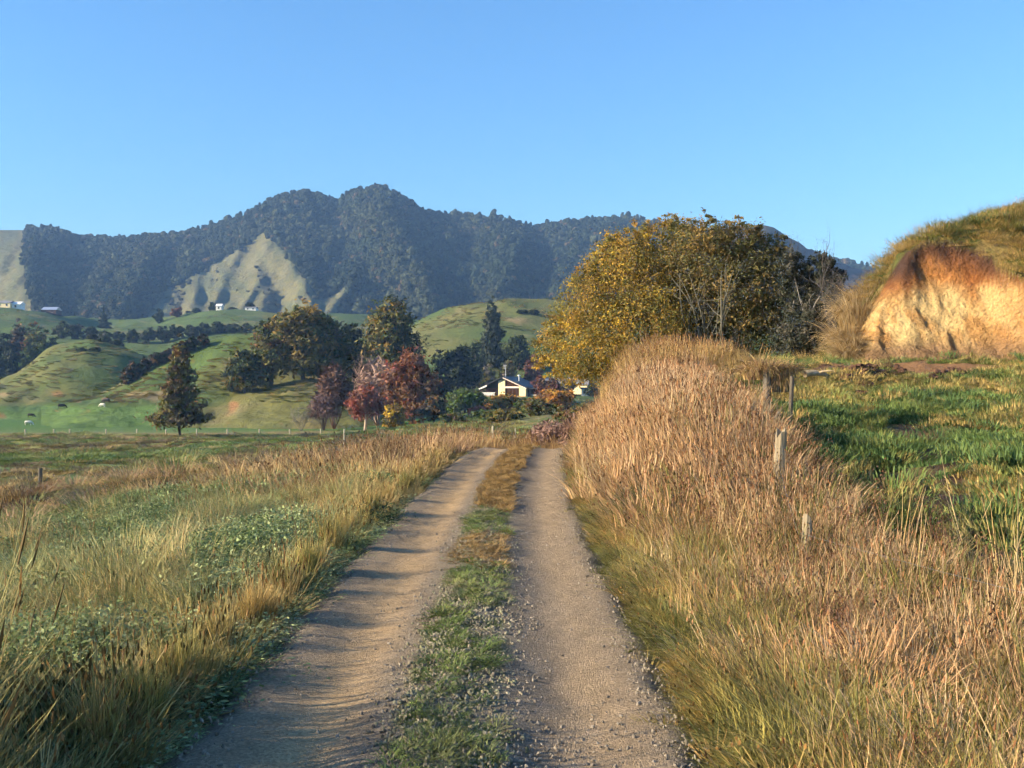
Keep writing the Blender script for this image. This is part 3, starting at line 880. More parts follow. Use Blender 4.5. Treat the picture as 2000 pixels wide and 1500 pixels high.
# ------------------------------------------------------------------ trees
def crown_leaves(A, blobs, n, size, pal, rng, clump=22, colf=None, spread=0.16, flat=1.0):
    vol = np.array([b[3] * b[4] * b[5] for b in blobs]) ** 0.75
    nc = max(8, n // clump)
    bi = rng.choice(len(blobs), nc, p=vol / vol.sum())
    B = np.array(blobs)[bi]
    d = rng.randn(nc, 3); d /= np.linalg.norm(d, axis=1)[:, None]
    rad = 0.45 + 0.6 * rng.rand(nc, 1) ** 0.55
    cc = B[:, :3] + d * B[:, 3:6] * rad
    cs = (B[:, 3:6].mean(1) * spread * (0.6 + 1.0 * rng.rand(nc)))
    k = clump
    lc = (cc[:, None, :] + rng.randn(nc, k, 3) * cs[:, None, None] * np.array([1, 1, 0.7 * flat])).reshape(-1, 3)
    nr = (np.repeat(d, k, 0) * 0.8 + rng.randn(nc * k, 3) * 0.75 + np.array([0, 0, 0.35]))
    nr /= np.linalg.norm(nr, axis=1)[:, None] + 1e-9
    lv, lf = leaf_quads(lc, nr, size * (0.6 + 0.8 * rng.rand(nc * k)), rng)
    pal_c = np.array([p[0] for p in pal]); pw = np.array([p[1] for p in pal], float); pw /= pw.sum()
    ci = rng.choice(len(pal), nc, p=pw)
    col = np.repeat(pal_c[ci], k, 0)
    if colf is not None:
        col = colf(lc, col, rng)
    col = col * (0.7 + 0.6 * rng.rand(nc * k, 1)) * np.repeat(0.8 + 0.4 * rng.rand(nc, 1), k, 0)
    A.add(lv, lf, np.repeat(col, 4, 0))
    return cc


def limb(A, p0, p1, r0, r1, rng, col, n=6, sag=0.12, k=5):
    t = np.linspace(0, 1, n)[:, None]
    d = p1 - p0; L = np.linalg.norm(d)
    path = p0 + d * t
    off = rng.randn(3) * L * sag; off[2] = abs(off[2]) * 0.6
    path = path + np.sin(t * np.pi) * off + np.sin(t * 2 * np.pi) * rng.randn(3) * L * sag * 0.4
    v, f = tube(path, r0 + (r1 - r0) * t[:, 0], k, 0.2, rng)
    A.add(v, f, np.asarray(col))
    return path


def skeleton(A, cc, h, tr, rng, col, nlimb=8, ntwig=30, clear=0.25, stems=1, twigr=0.25, stemspread=0.1, top=0.8):
    stems_p = []
    ctr = cc.mean(0)
    for s_ in range(stems):
        th = rng.rand() * 6.28
        b = np.array([math.cos(th), math.sin(th), 0]) * (0 if stems == 1 else tr * 1.5)
        e = np.array([ctr[0] * 0.7, ctr[1] * 0.7, h * top]) + (np.array([math.cos(th), math.sin(th), 0]) * h * stemspread * (1 if stems > 1 else 0.3))
        b[2] = -0.3
        stems_p.append(limb(A, b, e, tr, tr * 0.25, rng, col, 10, 0.05, 7))
    ends = []
    for i in range(nlimb):
        st = stems_p[i % stems]
        t = clear + (0.9 - clear) * rng.rand()
        p0 = st[int(t * (len(st) - 1))]
        far = cc[rng.randint(len(cc))]
        p1 = p0 + (far - p0) * (0.75 + 0.2 * rng.rand())
        if p1[2] < p0[2] - 0.15 * h: p1[2] = p0[2] + 0.05 * h * rng.randn()
        pt = limb(A, p0, p1, tr * 0.42 * (1 - 0.5 * t), tr * 0.10, rng, col, 7, 0.09, 5)
        ends.append(pt)
    for i in range(ntwig):
        pt = ends[rng.randint(len(ends))] if ends else stems_p[0]
        p0 = pt[rng.randint(2, len(pt))]
        j = np.argsort(((cc - p0) ** 2).sum(1))[rng.randint(min(25, len(cc)))]
        limb(A, p0, p0 + (cc[j] - p0) * 0.95, tr * 0.13, tr * 0.04, rng, col, 4, 0.12, 4)


def round_blobs(w, h, clear, rng, nb=9, depth=None):
    """overlapping lobes that fill a rounded crown of half-width w from clear*h up to h"""
    d = depth or w
    z0 = clear * h; ch = h - z0
    out = [(0, 0, z0 + ch * 0.5, w * 0.62, d * 0.62, ch * 0.42)]
    for i in range(nb):
        th = i / nb * 6.283 + rng.rand() * 0.7
        zz = rng.rand()
        q = math.sqrt(max(0.05, 1 - (2 * zz - 0.85) ** 2)) * 0.62
        r = 0.30 + 0.14 * rng.rand()
        out.append((math.cos(th) * w * q, math.sin(th) * d * q, z0 + ch * (0.18 + 0.62 * zz), w * r, d * r, ch * r * 0.75))
    out.append((rng.randn() * w * .15, 0, z0 + ch * 0.80, w * 0.34, d * 0.34, ch * 0.20))
    return out


def cone_blobs(w, h, clear, rng, nb=12):
    out = []
    for i in range(nb):
        t = i / (nb - 1)
        r = w * (1 - t) ** 0.75 * (0.85 + 0.3 * rng.rand()) + 0.05 * w
        z = clear * h + (h * 0.97 - clear * h) * t
        th = rng.rand() * 6.28
        out.append((math.cos(th) * r * 0.25, math.sin(th) * r * 0.25, z, r * 0.8, r * 0.8, h * 0.055))
        out.append((-math.cos(th) * r * 0.45, -math.sin(th) * r * 0.45, z + 0.02 * h, r * 0.5, r * 0.5, h * 0.05))
    return out


TREE_SEED = [100]


def tree(name, label, cat, u, D, vtop, hw, pal, n=4500, leaf=None, shape='round', clear=0.15, group=None, bark=(0.09, 0.07, 0.05), nlimb=8, ntwig=30, tr=None,
         colf=None, stems=1, nb=9, depth=None, twig_only=False, spread=0.16, vbase=None, clump=22, flat=1.0):
    TREE_SEED[0] += 1
    rng = np.random.RandomState(TREE_SEED[0])
    x = (u - 1000) / 2000 * D; y = D
    z = gz(x, y) if vbase is None else CAM_Z + (750 - vbase) / 2000 * D
    h = CAM_Z + (750 - vtop) / 2000 * D - z
    w = hw / 2000.0 * D
    h = max(h, 0.6 * w)
    e = empty(name, (x, y, z))
    tag(e, label, cat, group)
    bl = cone_blobs(w, h, clear, rng) if shape == 'cone' else round_blobs(w, h, clear, rng, nb, depth)
    A = Acc(); leaf = leaf or 0.055 * max(w, h * 0.4) ** 0.6 + 0.12
    cc = crown_leaves(A, bl, n, leaf, pal, rng, colf=colf, spread=spread, clump=clump, flat=flat)
    Bk = Acc(); tr = tr or 0.028 * h + 0.05
    skeleton(Bk, cc, h, tr, rng, bark, nlimb, ntwig, max(clear, 0.12), stems)
    link('trunk', Bk.mesh('trunk', M_BARK, True), e)
    link('crown', A.mesh('crown', M_LEAF), e)
    return e


DKG = (0.028, 0.042, 0.020); MDG = (0.068, 0.09, 0.03); OLV = (0.15, 0.135, 0.038); OCH = (0.26, 0.17, 0.04); GLD = (0.40, 0.235, 0.04); BRN = (0.15, 0.085, 0.04)
RED = (0.33, 0.10, 0.06); MAR = (0.17, 0.065, 0.045); PNK = (0.25, 0.13, 0.085); GRY = (0.14, 0.125, 0.095); YEL = (0.50, 0.33, 0.04); ORG = (0.42, 0.19, 0.035); BGR = (0.085, 0.14, 0.025); RUS = (0.22, 0.09, 0.035)

# the two broad trees by the track
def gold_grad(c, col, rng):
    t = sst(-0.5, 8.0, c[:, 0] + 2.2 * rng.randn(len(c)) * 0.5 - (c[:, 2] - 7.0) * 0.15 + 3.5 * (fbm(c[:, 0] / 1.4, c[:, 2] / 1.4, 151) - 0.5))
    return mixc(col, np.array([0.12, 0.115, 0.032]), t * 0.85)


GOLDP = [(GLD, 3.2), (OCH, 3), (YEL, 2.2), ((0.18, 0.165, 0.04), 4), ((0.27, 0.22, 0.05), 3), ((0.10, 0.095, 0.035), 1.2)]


def big_tree(name, label, u, D, blobs_px, n, leaf, pal, colf, bark, stems, nlimb, ntwig, tr, vb, stemspread=0.22):
    TREE_SEED[0] += 1
    rng = np.random.RandomState(TREE_SEED[0])
    x = (u - 1000) / 2000 * D; z = gz(x, D)
    e = empty(name, (x, D, z)); tag(e, label, 'tree')
    bl = []
    for (bu, bv, ru, rv, dd) in blobs_px:
        p = P(bu, bv, D + dd) - np.array([x, D, z])
        bl.append((p[0], p[1], p[2], ru / 2000 * D, ru / 2000 * D * 0.9, rv / 2000 * D))
    A = Acc(); cc = crown_leaves(A, bl, n, leaf, pal, rng, colf=colf, spread=0.13, clump=30)
    h = max(b[2] + b[5] for b in bl)
    Bk = Acc(); skeleton(Bk, cc, h, tr, rng, bark, nlimb, ntwig, 0.08, stems, stemspread=stemspread, top=0.62)
    link('trunk', Bk.mesh('trunk', M_BARK, True), e)
    link('crown', A.mesh('crown', M_LEAF), e)
    return e


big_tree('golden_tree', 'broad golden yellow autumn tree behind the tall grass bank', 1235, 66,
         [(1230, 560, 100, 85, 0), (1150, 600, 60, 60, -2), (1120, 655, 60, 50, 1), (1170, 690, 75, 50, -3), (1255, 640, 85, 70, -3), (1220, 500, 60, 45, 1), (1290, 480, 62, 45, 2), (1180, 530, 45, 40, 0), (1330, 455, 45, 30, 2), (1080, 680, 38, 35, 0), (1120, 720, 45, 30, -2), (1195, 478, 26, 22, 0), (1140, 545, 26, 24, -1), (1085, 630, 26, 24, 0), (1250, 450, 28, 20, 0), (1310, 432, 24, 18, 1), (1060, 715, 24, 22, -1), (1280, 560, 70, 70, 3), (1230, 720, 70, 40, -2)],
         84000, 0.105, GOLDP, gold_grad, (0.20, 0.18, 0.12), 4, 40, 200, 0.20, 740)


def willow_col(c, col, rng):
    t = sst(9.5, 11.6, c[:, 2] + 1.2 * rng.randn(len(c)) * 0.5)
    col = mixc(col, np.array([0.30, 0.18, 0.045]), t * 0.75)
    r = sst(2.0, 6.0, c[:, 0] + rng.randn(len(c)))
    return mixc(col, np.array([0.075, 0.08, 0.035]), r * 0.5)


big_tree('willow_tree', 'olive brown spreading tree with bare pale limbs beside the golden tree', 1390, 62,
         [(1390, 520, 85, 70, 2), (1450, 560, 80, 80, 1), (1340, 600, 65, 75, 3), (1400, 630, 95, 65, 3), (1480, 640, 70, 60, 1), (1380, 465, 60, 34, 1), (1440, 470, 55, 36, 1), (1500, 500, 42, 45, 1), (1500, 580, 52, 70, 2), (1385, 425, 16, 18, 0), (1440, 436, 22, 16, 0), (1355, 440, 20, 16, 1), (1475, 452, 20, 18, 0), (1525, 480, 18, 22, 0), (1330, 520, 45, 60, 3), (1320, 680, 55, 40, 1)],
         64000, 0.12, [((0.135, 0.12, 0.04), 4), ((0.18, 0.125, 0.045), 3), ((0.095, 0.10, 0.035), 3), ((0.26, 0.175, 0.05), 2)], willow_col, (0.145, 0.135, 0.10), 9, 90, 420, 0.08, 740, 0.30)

big_tree('ivy_clad_tree', 'dark green ivy clad tree between the willow and the clay bank', 1585, 58,
         [(1580, 640, 50, 55, 0), (1560, 570, 36, 50, 1), (1620, 590, 36, 60, 0), (1600, 525, 28, 34, 0), (1545, 520, 26, 30, 0), (1630, 540, 20, 30, 0), (1560, 670, 50, 40, -1), (1625, 660, 30, 45, 0)],
         26000, 0.12, [((0.04, 0.048, 0.03), 4), ((0.06, 0.06, 0.04), 3), ((0.10, 0.09, 0.065), 2)], None, (0.22, 0.20, 0.17), 6, 34, 170, 0.11, 720, 0.14)


def bare_tree(name, label, u, D, vtop, hw, nst, rng_seed, bark, group=None, cat='tree', vbase=None, ntw=160, r0=0.06, fuzz=0):
    """leafless: upright stems with fans of thin twigs"""
    rng = np.random.RandomState(rng_seed)
    x = (u - 1000) / 2000 * D
    z = gz(x, D) if vbase is None else CAM_Z + (750 - vbase) / 2000 * D
    h = CAM_Z + (750 - vtop) / 2000 * D - z; w = hw / 2000 * D
    e = empty(name, (x, D, z)); tag(e, label, cat, group)
    S = Acc(); Tw = Acc(); ends = []
    for i in range(nst):
        th = rng.rand() * 6.28; q = rng.rand() ** 0.5
        p1 = np.array([math.cos(th) * w * 0.85 * q, math.sin(th) * w * 0.85 * q, h * (0.55 + 0.35 * rng.rand())])
        ends.append(limb(S, np.array([math.cos(th) * 0.02 * w, math.sin(th) * 0.02 * w, -0.2]), p1, r0, r0 * 0.3, rng, bark, 8, 0.06, 5))
    for i in range(ntw):
        pt = ends[rng.randint(len(ends))]; t = rng.randint(2, len(pt)); p0 = pt[t]
        d = rng.randn(3); d[2] = abs(d[2]) * 1.3 + 0.35; d /= np.linalg.norm(d)
        L = h * (0.16 + 0.18 * rng.rand()) * (1.1 - 0.06 * t)
        p1 = p0 + d * L * np.array([w / h * 1.7 + 0.3, w / h * 1.7 + 0.3, 1])
        m = limb(Tw, p0, p1, r0 * 0.28, r0 * 0.08, rng, np.array(bark) * (0.8 + 0.5 * rng.rand()), 5, 0.08, 3)
        for _ in range(3):
            q0 = m[rng.randint(1, 5)]; d2 = rng.randn(3); d2[2] = abs(d2[2]) + 0.3; d2 /= np.linalg.norm(d2)
            limb(Tw, q0, q0 + d2 * L * 0.45, r0 * 0.12, r0 * 0.05, rng, np.array(bark) * (0.8 + 0.5 * rng.rand()), 3, 0.1, 3)
    if fuzz:
        n = fuzz
        d = rng.randn(n, 3); d /= np.linalg.norm(d, axis=1)[:, None]; d[:, 2] = np.abs(d[:, 2])
        c = d * np.array([w, w, h * 0.62]) * (0.35 + 0.65 * rng.rand(n, 1) ** 0.6) + [0, 0, h * 0.34]
        nr = rng.randn(n, 3); nr /= np.linalg.norm(nr, axis=1)[:, None]
        v, f = leaf_quads(c, nr, 0.05 * h * (0.6 + 0.8 * rng.rand(n)), rng, 2.6)
        Tw.add(v, f, np.repeat(np.array(bark) * (0.8 + 0.7 * rng.rand(n, 1)), 4, 0))
    link('trunk', S.mesh('trunk', M_BARK, True), e)
    link('twigs', Tw.mesh('twigs', M_BARK, True), e)
    return e


bare_tree('bare_tree', 'leafless grey tree rising above the dark ivy clad tree', 1565, 60, 462, 58, 6, 11, (0.085, 0.08, 0.072), ntw=160, r0=0.05)
bare_tree('bare_tree', 'slender leafless tree against the sky nearest the clay bank', 1630, 56.5, 490, 36, 6, 12, (0.10, 0.09, 0.085), ntw=180, r0=0.045)

# trees of the grove on the hill
tree('grove_tree', 'largest ochre tree crowning the grove on the green hill', 'tree', 592, 246, 596, 84, [(OLV, 4), (OCH, 3), (MDG, 2), ((0.19, 0.14, 0.04), 3)], 9000, 0.75, clear=0.03, nb=12)
tree('grove_tree', 'dark leaning tree at the downhill end of the grove', 'tree', 478, 238, 685, 52, [(DKG, 3), (MDG, 3), (OLV, 2), (OCH, 0.8)], 4200, 0.6, clear=0.08)
tree('grove_tree', 'olive tree just downhill of the largest ochre tree in the grove', 'tree', 528, 243, 628, 54, [(MDG, 3), (OLV, 4), (DKG, 2), (BRN, 1)], 5000, 0.65, clear=0.03)
tree('grove_tree', 'grey olive tree just uphill of the largest ochre tree', 'tree', 645, 248, 618, 50, [(OLV, 3), (MDG, 3), (GRY, 2)], 4600, 0.65, clear=0.03)
tree('evergreen_tree', 'narrow blackish tree standing in for the shaded gap between the grove and the round ochre topped tree', 'tree', 690, 256, 636, 34, [(DKG, 5), ((0.02, 0.028, 0.02), 3)], 3200, 0.6, clear=0.03)  # blackish crown stands in for shade in the gap between trees
tree('round_tree', 'round ochre topped tree with shade tinted into its dark side right of the grove', 'tree', 758, 246, 586, 66, [(OCH, 2), (OLV, 4), (MDG, 3), (DKG, 2)], 8000, 0.7, clear=0.05, nb=12, colf=lambda c, col, rng: mixc(col, np.array([0.035, 0.045, 0.02]), sst(-1, 5, c[:, 0] - (c[:, 2] - 12) * 0.35 + rng.randn(len(c)))))  # leaves on the right mixed darker: shade put into their colour
tree('tall_conifer', 'dark pointed conifer poking up behind the round ochre topped tree', 'tree', 787, 300, 580, 30, [(DKG, 4), (MDG, 1)], 3500, 0.8, 'cone', 0.02)
tree('tall_conifer', 'tall grey green conifer standing alone above the house', 'tree', 962, 350, 577, 34, [((0.045, 0.06, 0.04), 4), (DKG, 3), ((0.075, 0.085, 0.055), 1)], 7000, 0.8, 'cone', 0.02)
tree('evergreen_tree', 'black green evergreen mass left of the house', 'tree', 890, 305, 676, 46, [(DKG, 5), ((0.02, 0.026, 0.02), 3)], 5200, 0.75, clear=0.0)
tree('evergreen_tree', 'dark evergreen right of the tall grey green conifer', 'tree', 1012, 345, 655, 34, [(DKG, 4), (MDG, 1)], 3800, 0.75, clear=0.0)
tree('evergreen_tree', 'dark evergreen at the left foot of the tall grey green conifer', 'tree', 925, 330, 672, 26, [(DKG, 3), (MDG, 2)], 2600, 0.7, clear=0.0)
for u_, v_, w_, lb in ((912, 706, 22, 'pale olive clipped hedge tree left of the roof aerial'), (952, 712, 24, 'brownish hedge tree directly behind the roof aerial'), (992, 704, 22, 'dark olive hedge tree behind the roof ridge')):
    tree('hedge_tree', lb, 'tree', u_, 322, v_, w_, [(GRY, 3), (OLV, 3), (MDG, 1.5), (BRN, 1)], 2400, 0.6, clear=0.02, group='hedge behind the house')
tree('copper_tree', 'pinkish copper tree behind the house roof', 'tree', 1044, 325, 690, 20, [(PNK, 3), (MAR, 3)], 2400, 0.6, clear=0.05)

bare_tree('bare_tree', 'maroon twiggy leafless tree at the left of the red trees', 652, 206, 706, 36, 7, 21, (0.12, 0.068, 0.05), ntw=240, r0=0.11, fuzz=1800)
bare_tree('bare_tree', 'pale leafless tree with fanned branches among the red trees', 738, 214, 692, 50, 8, 22, (0.30, 0.20, 0.15), ntw=240, r0=0.13, fuzz=1200)
bare_tree('bare_tree', 'small grey leafless shrub on the pasture left of the maroon tree', 588, 198, 790, 24, 6, 23, (0.17, 0.16, 0.12), ntw=120, r0=0.06, fuzz=250, cat='shrub')
bare_tree('bare_tree', 'dull maroon leafless thicket at the foot of the maroon tree', 632, 200, 765, 34, 8, 24, (0.13, 0.08, 0.07), ntw=220, r0=0.07, fuzz=1500, cat='shrub')
tree('red_tree', 'small bright red maple with a pale trunk', 'tree', 712, 186, 750, 40, [(RED, 2.5), ((0.28, 0.11, 0.08), 3), (PNK, 4)], 4200, 0.42, clear=0.22, bark=(0.45, 0.36, 0.26))
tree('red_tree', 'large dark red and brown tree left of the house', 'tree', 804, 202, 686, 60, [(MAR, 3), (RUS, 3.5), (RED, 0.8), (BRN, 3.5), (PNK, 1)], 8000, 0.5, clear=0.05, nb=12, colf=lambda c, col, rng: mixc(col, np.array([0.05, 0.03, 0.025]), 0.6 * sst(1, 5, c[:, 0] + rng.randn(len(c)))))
tree('yellow_shrub', 'yellow shrub in front of the dark red tree', 'shrub', 768, 184, 786, 26, [(YEL, 3), (OCH, 2), (OLV, 2)], 2600, 0.36, clear=0.0)
tree('brown_shrub', 'grey brown shrub right of the dark red tree', 'shrub', 846, 190, 772, 32, [(GRY, 3), (BRN, 3), (DKG, 2)], 3000, 0.4, clear=0.0)
tree('green_shrub', 'glossy bright green shrub against the left end of the house', 'shrub', 908, 236, 754, 50, [(BGR, 5), (MDG, 3)], 4800, 0.5, clear=0.0)
tree('red_shrub', 'low red shrub below the bright green shrub', 'shrub', 936, 204, 794, 28, [(RED, 3), (RUS, 3), (PNK, 1)], 2200, 0.38, clear=0.0)
tree('orange_shrub', 'orange gold shrub directly below the house front', 'shrub', 990, 212, 772, 50, [(ORG, 3), (GLD, 3), (OLV, 2)], 4200, 0.42, clear=0.0)
tree('orange_shrub', 'orange gold shrub with upright tops right of the house front', 'shrub', 1085, 208, 762, 50, [(ORG, 4), (GLD, 3), (BRN, 2)], 4200, 0.42, clear=0.0)
tree('green_shrub', 'low dark green shrub beside the white marker post', 'shrub', 944, 176, 812, 28, [(MDG, 4), ((0.05, 0.09, 0.03), 3)], 2600, 0.34, clear=0.0)
tree('green_shrub', 'grey green shrub between the two orange shrubs', 'shrub', 1034, 186, 796, 36, [(MDG, 3), (OLV, 3), (BGR, 1)], 3200, 0.36, clear=0.0)
tree('green_shrub', 'dull green shrub right of the orange shrubs', 'shrub', 1145, 190, 790, 34, [(MDG, 4), (OLV, 2)], 2800, 0.36, clear=0.0)
tree('olive_shrub', 'olive shrub beyond the end of the left track', 'shrub', 985, 150, 822, 40, [(OLV, 4), (OCH, 2), (MDG, 2)], 2800, 0.3, clear=0.0)
tree('olive_shrub', 'olive shrub below the bright green shrub, left of the dark green shrub', 'shrub', 885, 170, 815, 34, [(OLV, 3), (MDG, 3), (BRN, 1)], 2600, 0.3, clear=0.0)
tree('brown_shrub', 'brown shrub under the golden tree right of the dull green shrub', 'shrub', 1190, 150, 775, 48, [(BRN, 3), (OLV, 3), (GRY, 1)], 3200, 0.34, clear=0.0)
tree('olive_shrub', 'olive shrub in front of the dull green shrub near the track end', 'shrub', 1120, 130, 812, 40, [(OLV, 3), (BRN, 2), (MDG, 2)], 2800, 0.28, clear=0.0)
tree('olive_shrub', 'olive shrub right of the short white peg', 'shrub', 1052, 160, 808, 48, [(OLV, 3), (BRN, 2), (MDG, 2)], 3200, 0.3, clear=0.0)
tree('orange_shrub', 'small orange shrub between the two larger orange gold shrubs', 'shrub', 1038, 204, 784, 30, [(ORG, 2), (OCH, 3), (OLV, 2)], 2400, 0.38, clear=0.0)
tree('green_shrub', 'green shrub right behind the white marker post', 'shrub', 968, 158, 812, 34, [(MDG, 4), (OLV, 2), (BGR, 1)], 2800, 0.3, clear=0.0)
tree('maroon_shrub', 'dark maroon shrub in front of the rear roof', 'shrub', 1058, 296, 738, 22, [(MAR, 4), (BRN, 2)], 2200, 0.55, clear=0.0)
tree('maroon_shrub', 'taller dark maroon shrub screening the rear roof right of the gable', 'shrub', 1082, 276, 741, 20, [(MAR, 3), (BRN, 3), (GRY, 1)], 2200, 0.5, clear=0.0)
tree('grey_shrub', 'grey shrub in front of the rear roof beside the maroon shrub', 'shrub', 1106, 294, 740, 24, [(GRY, 4), (BRN, 1)], 2200, 0.55, clear=0.0)
tree('dark_hedge', 'low dark hedge right of the white shed', 'hedge', 1160, 288, 752, 20, [(DKG, 4), (MDG, 1)], 1800, 0.5, clear=0.0)
bare_tree('twiggy_shrub', 'pinkish brown leafless shrub where the track disappears', 1075, 52, 815, 52, 14, 31, (0.24, 0.15, 0.12), ntw=420, r0=0.014, fuzz=2500, cat='shrub')
bare_tree('twiggy_shrub', 'brown leafless shrub at the right edge of the track end', 1122, 47, 800, 26, 10, 32, (0.20, 0.12, 0.09), ntw=260, r0=0.012, fuzz=1200, cat='shrub')

# the conical tree out on the flats
tree('conical_tree', 'brown conical deciduous tree standing alone on the left flats', 'tree', 352, 165, 652, 50, [(BRN, 2), ((0.10, 0.085, 0.04), 4), (OLV, 3.5), (MDG, 1)], 8500, 0.40, 'cone', 0.17, bark=(0.06, 0.045, 0.035), nlimb=16, ntwig=60, tr=0.22)

# dark wood on the far left, hedgerow on the ridge, bush belts on the plateau
for i, (u_, v_, D_, w_, lb, pal) in enumerate([
        (-40, 640, 400, 40, 'dark tree cut by the left edge of the wood', [(DKG, 4), (MDG, 1)]), (8, 648, 410, 30, 'blackish tree at the far left of the wood', [(DKG, 4)]),
        (38, 632, 415, 26, 'brown crowned tree in the left wood', [(BRN, 3), (GRY, 3), (DKG, 1)]), (66, 628, 412, 24, 'rusty topped tall tree in the left wood', [(RUS, 1), (OLV, 2), (MDG, 2)]),
        (88, 636, 405, 24, 'dark round tree at the right end of the left wood', [(DKG, 3), (MDG, 2)]), (20, 690, 375, 32, 'dark lower tree at the foot of the left wood', [(DKG, 4), (MDG, 1)]),
        (60, 680, 378, 30, 'green lower tree in the left wood', [(MDG, 3), (BGR, 2), (DKG, 2)]), (-25, 700, 372, 34, 'dark green lower tree at the photo edge of the wood', [(DKG, 4)]),
        (86, 668, 382, 20, 'bright green small tree on the wood margin', [(MDG, 3), (BGR, 2)])]):
    tree('wood_tree', lb, 'tree', u_, D_, v_, w_, pal, 3000, 0.95, clear=0.02, group='trees of the left wood')
ords = ['first', 'second', 'third', 'fourth', 'fifth', 'sixth', 'seventh', 'eighth', 'ninth', 'tenth', 'eleventh', 'twelfth', 'thirteenth', 'fourteenth', 'fifteenth', 'sixteenth']
for i in range(9):
    t = i / 8
    tree('ridge_shrub', '%s shrub from the bottom of the dark hedgerow climbing the ridge behind the conical tree' % ords[i], 'shrub', 252 + 140 * t + 6 * math.sin(i * 5), 266 + 6 * t, (712 - 58 * t - 4 * math.sin(i * 3.1)), 17 + 4 * math.sin(i * 2.3), [((0.06, 0.05, 0.04), 3), (DKG, 3), (BRN, 0.8)], 1500, 0.55, clear=0.0, group='hedgerow on the ridge', nlimb=4, ntwig=8)
for i, (u_, v_, D_, w_) in enumerate([(290, 640, 480, 18), (318, 638, 482, 18), (345, 636, 484, 18), (372, 633, 484, 18), (398, 632, 486, 18), (425, 631, 486, 18), (452, 633, 486, 18), (480, 634, 486, 18), (505, 637, 486, 16),
                                      (120, 628, 500, 22), (150, 634, 505, 20), (180, 640, 505, 20), (205, 648, 500, 16), (232, 650, 490, 14), (260, 646, 482, 16), (160, 705, 330, 10), (181, 680, 352, 14), (187, 704, 330, 12), (204, 684, 350, 16), (228, 690, 348, 14)]):
    tree('bush', (['%s dark bush from the left in the straight belt below the white cottage' % ords[i]] if i < 9 else ['%s dark bush from the left in the belt below the plateau farm shed' % ords[i - 9]] if i < 15 else ['%s dark gully bush from the left near the top of the left spur hill' % ords[i - 15]])[0], 'shrub', u_, D_, v_, w_, [(DKG, 4), (MDG, 2), ((0.05, 0.055, 0.04), 2)], 1300, 0.9 if D_ > 400 else 0.6, clear=0.0, group='scrub belts on the left hills', nlimb=4, ntwig=6)
for u_, v_, w_, lb, pal in ((203, 597, 13, 'dark conifer on the plateau skyline', [(DKG, 3)]), (310, 602, 10, 'round dark tree on the plateau skyline left of the reddish tree', [(DKG, 3), (MDG, 1)]), (347, 600, 13, 'reddish tree on the plateau skyline', [(PNK, 2), (MAR, 2)]),
                        (384, 603, 8, 'small dark tree between the reddish tree and the white cottage', [(DKG, 2), (MDG, 2)]), (416, 592, 9, 'dark tree touching the white cottage', [(DKG, 2), (MDG, 1)]), (489, 590, 9, 'dark tree behind the long white farm shed', [(DKG, 2)]), (455, 602, 10, 'low dark shrub between the cottage and the long white shed', [(DKG, 2), (BRN, 1)])):
    tree('plateau_tree', lb, 'tree', u_, 645, v_, w_, pal, 1100, 1.2, 'cone' if u_ in (203,) else 'round', 0.03, group='trees on the plateau', nlimb=4, ntwig=6)
for u_, v_, lb in ((1020, 622, 'left dark bush of the pair on the hill behind the house'), (1044, 622, 'right dark bush of the pair on the hill behind the house')):
    tree('bush', lb, 'shrub', u_, 405, v_, 11, [(DKG, 3)], 900, 0.8, clear=0.0, nlimb=4, ntwig=6)

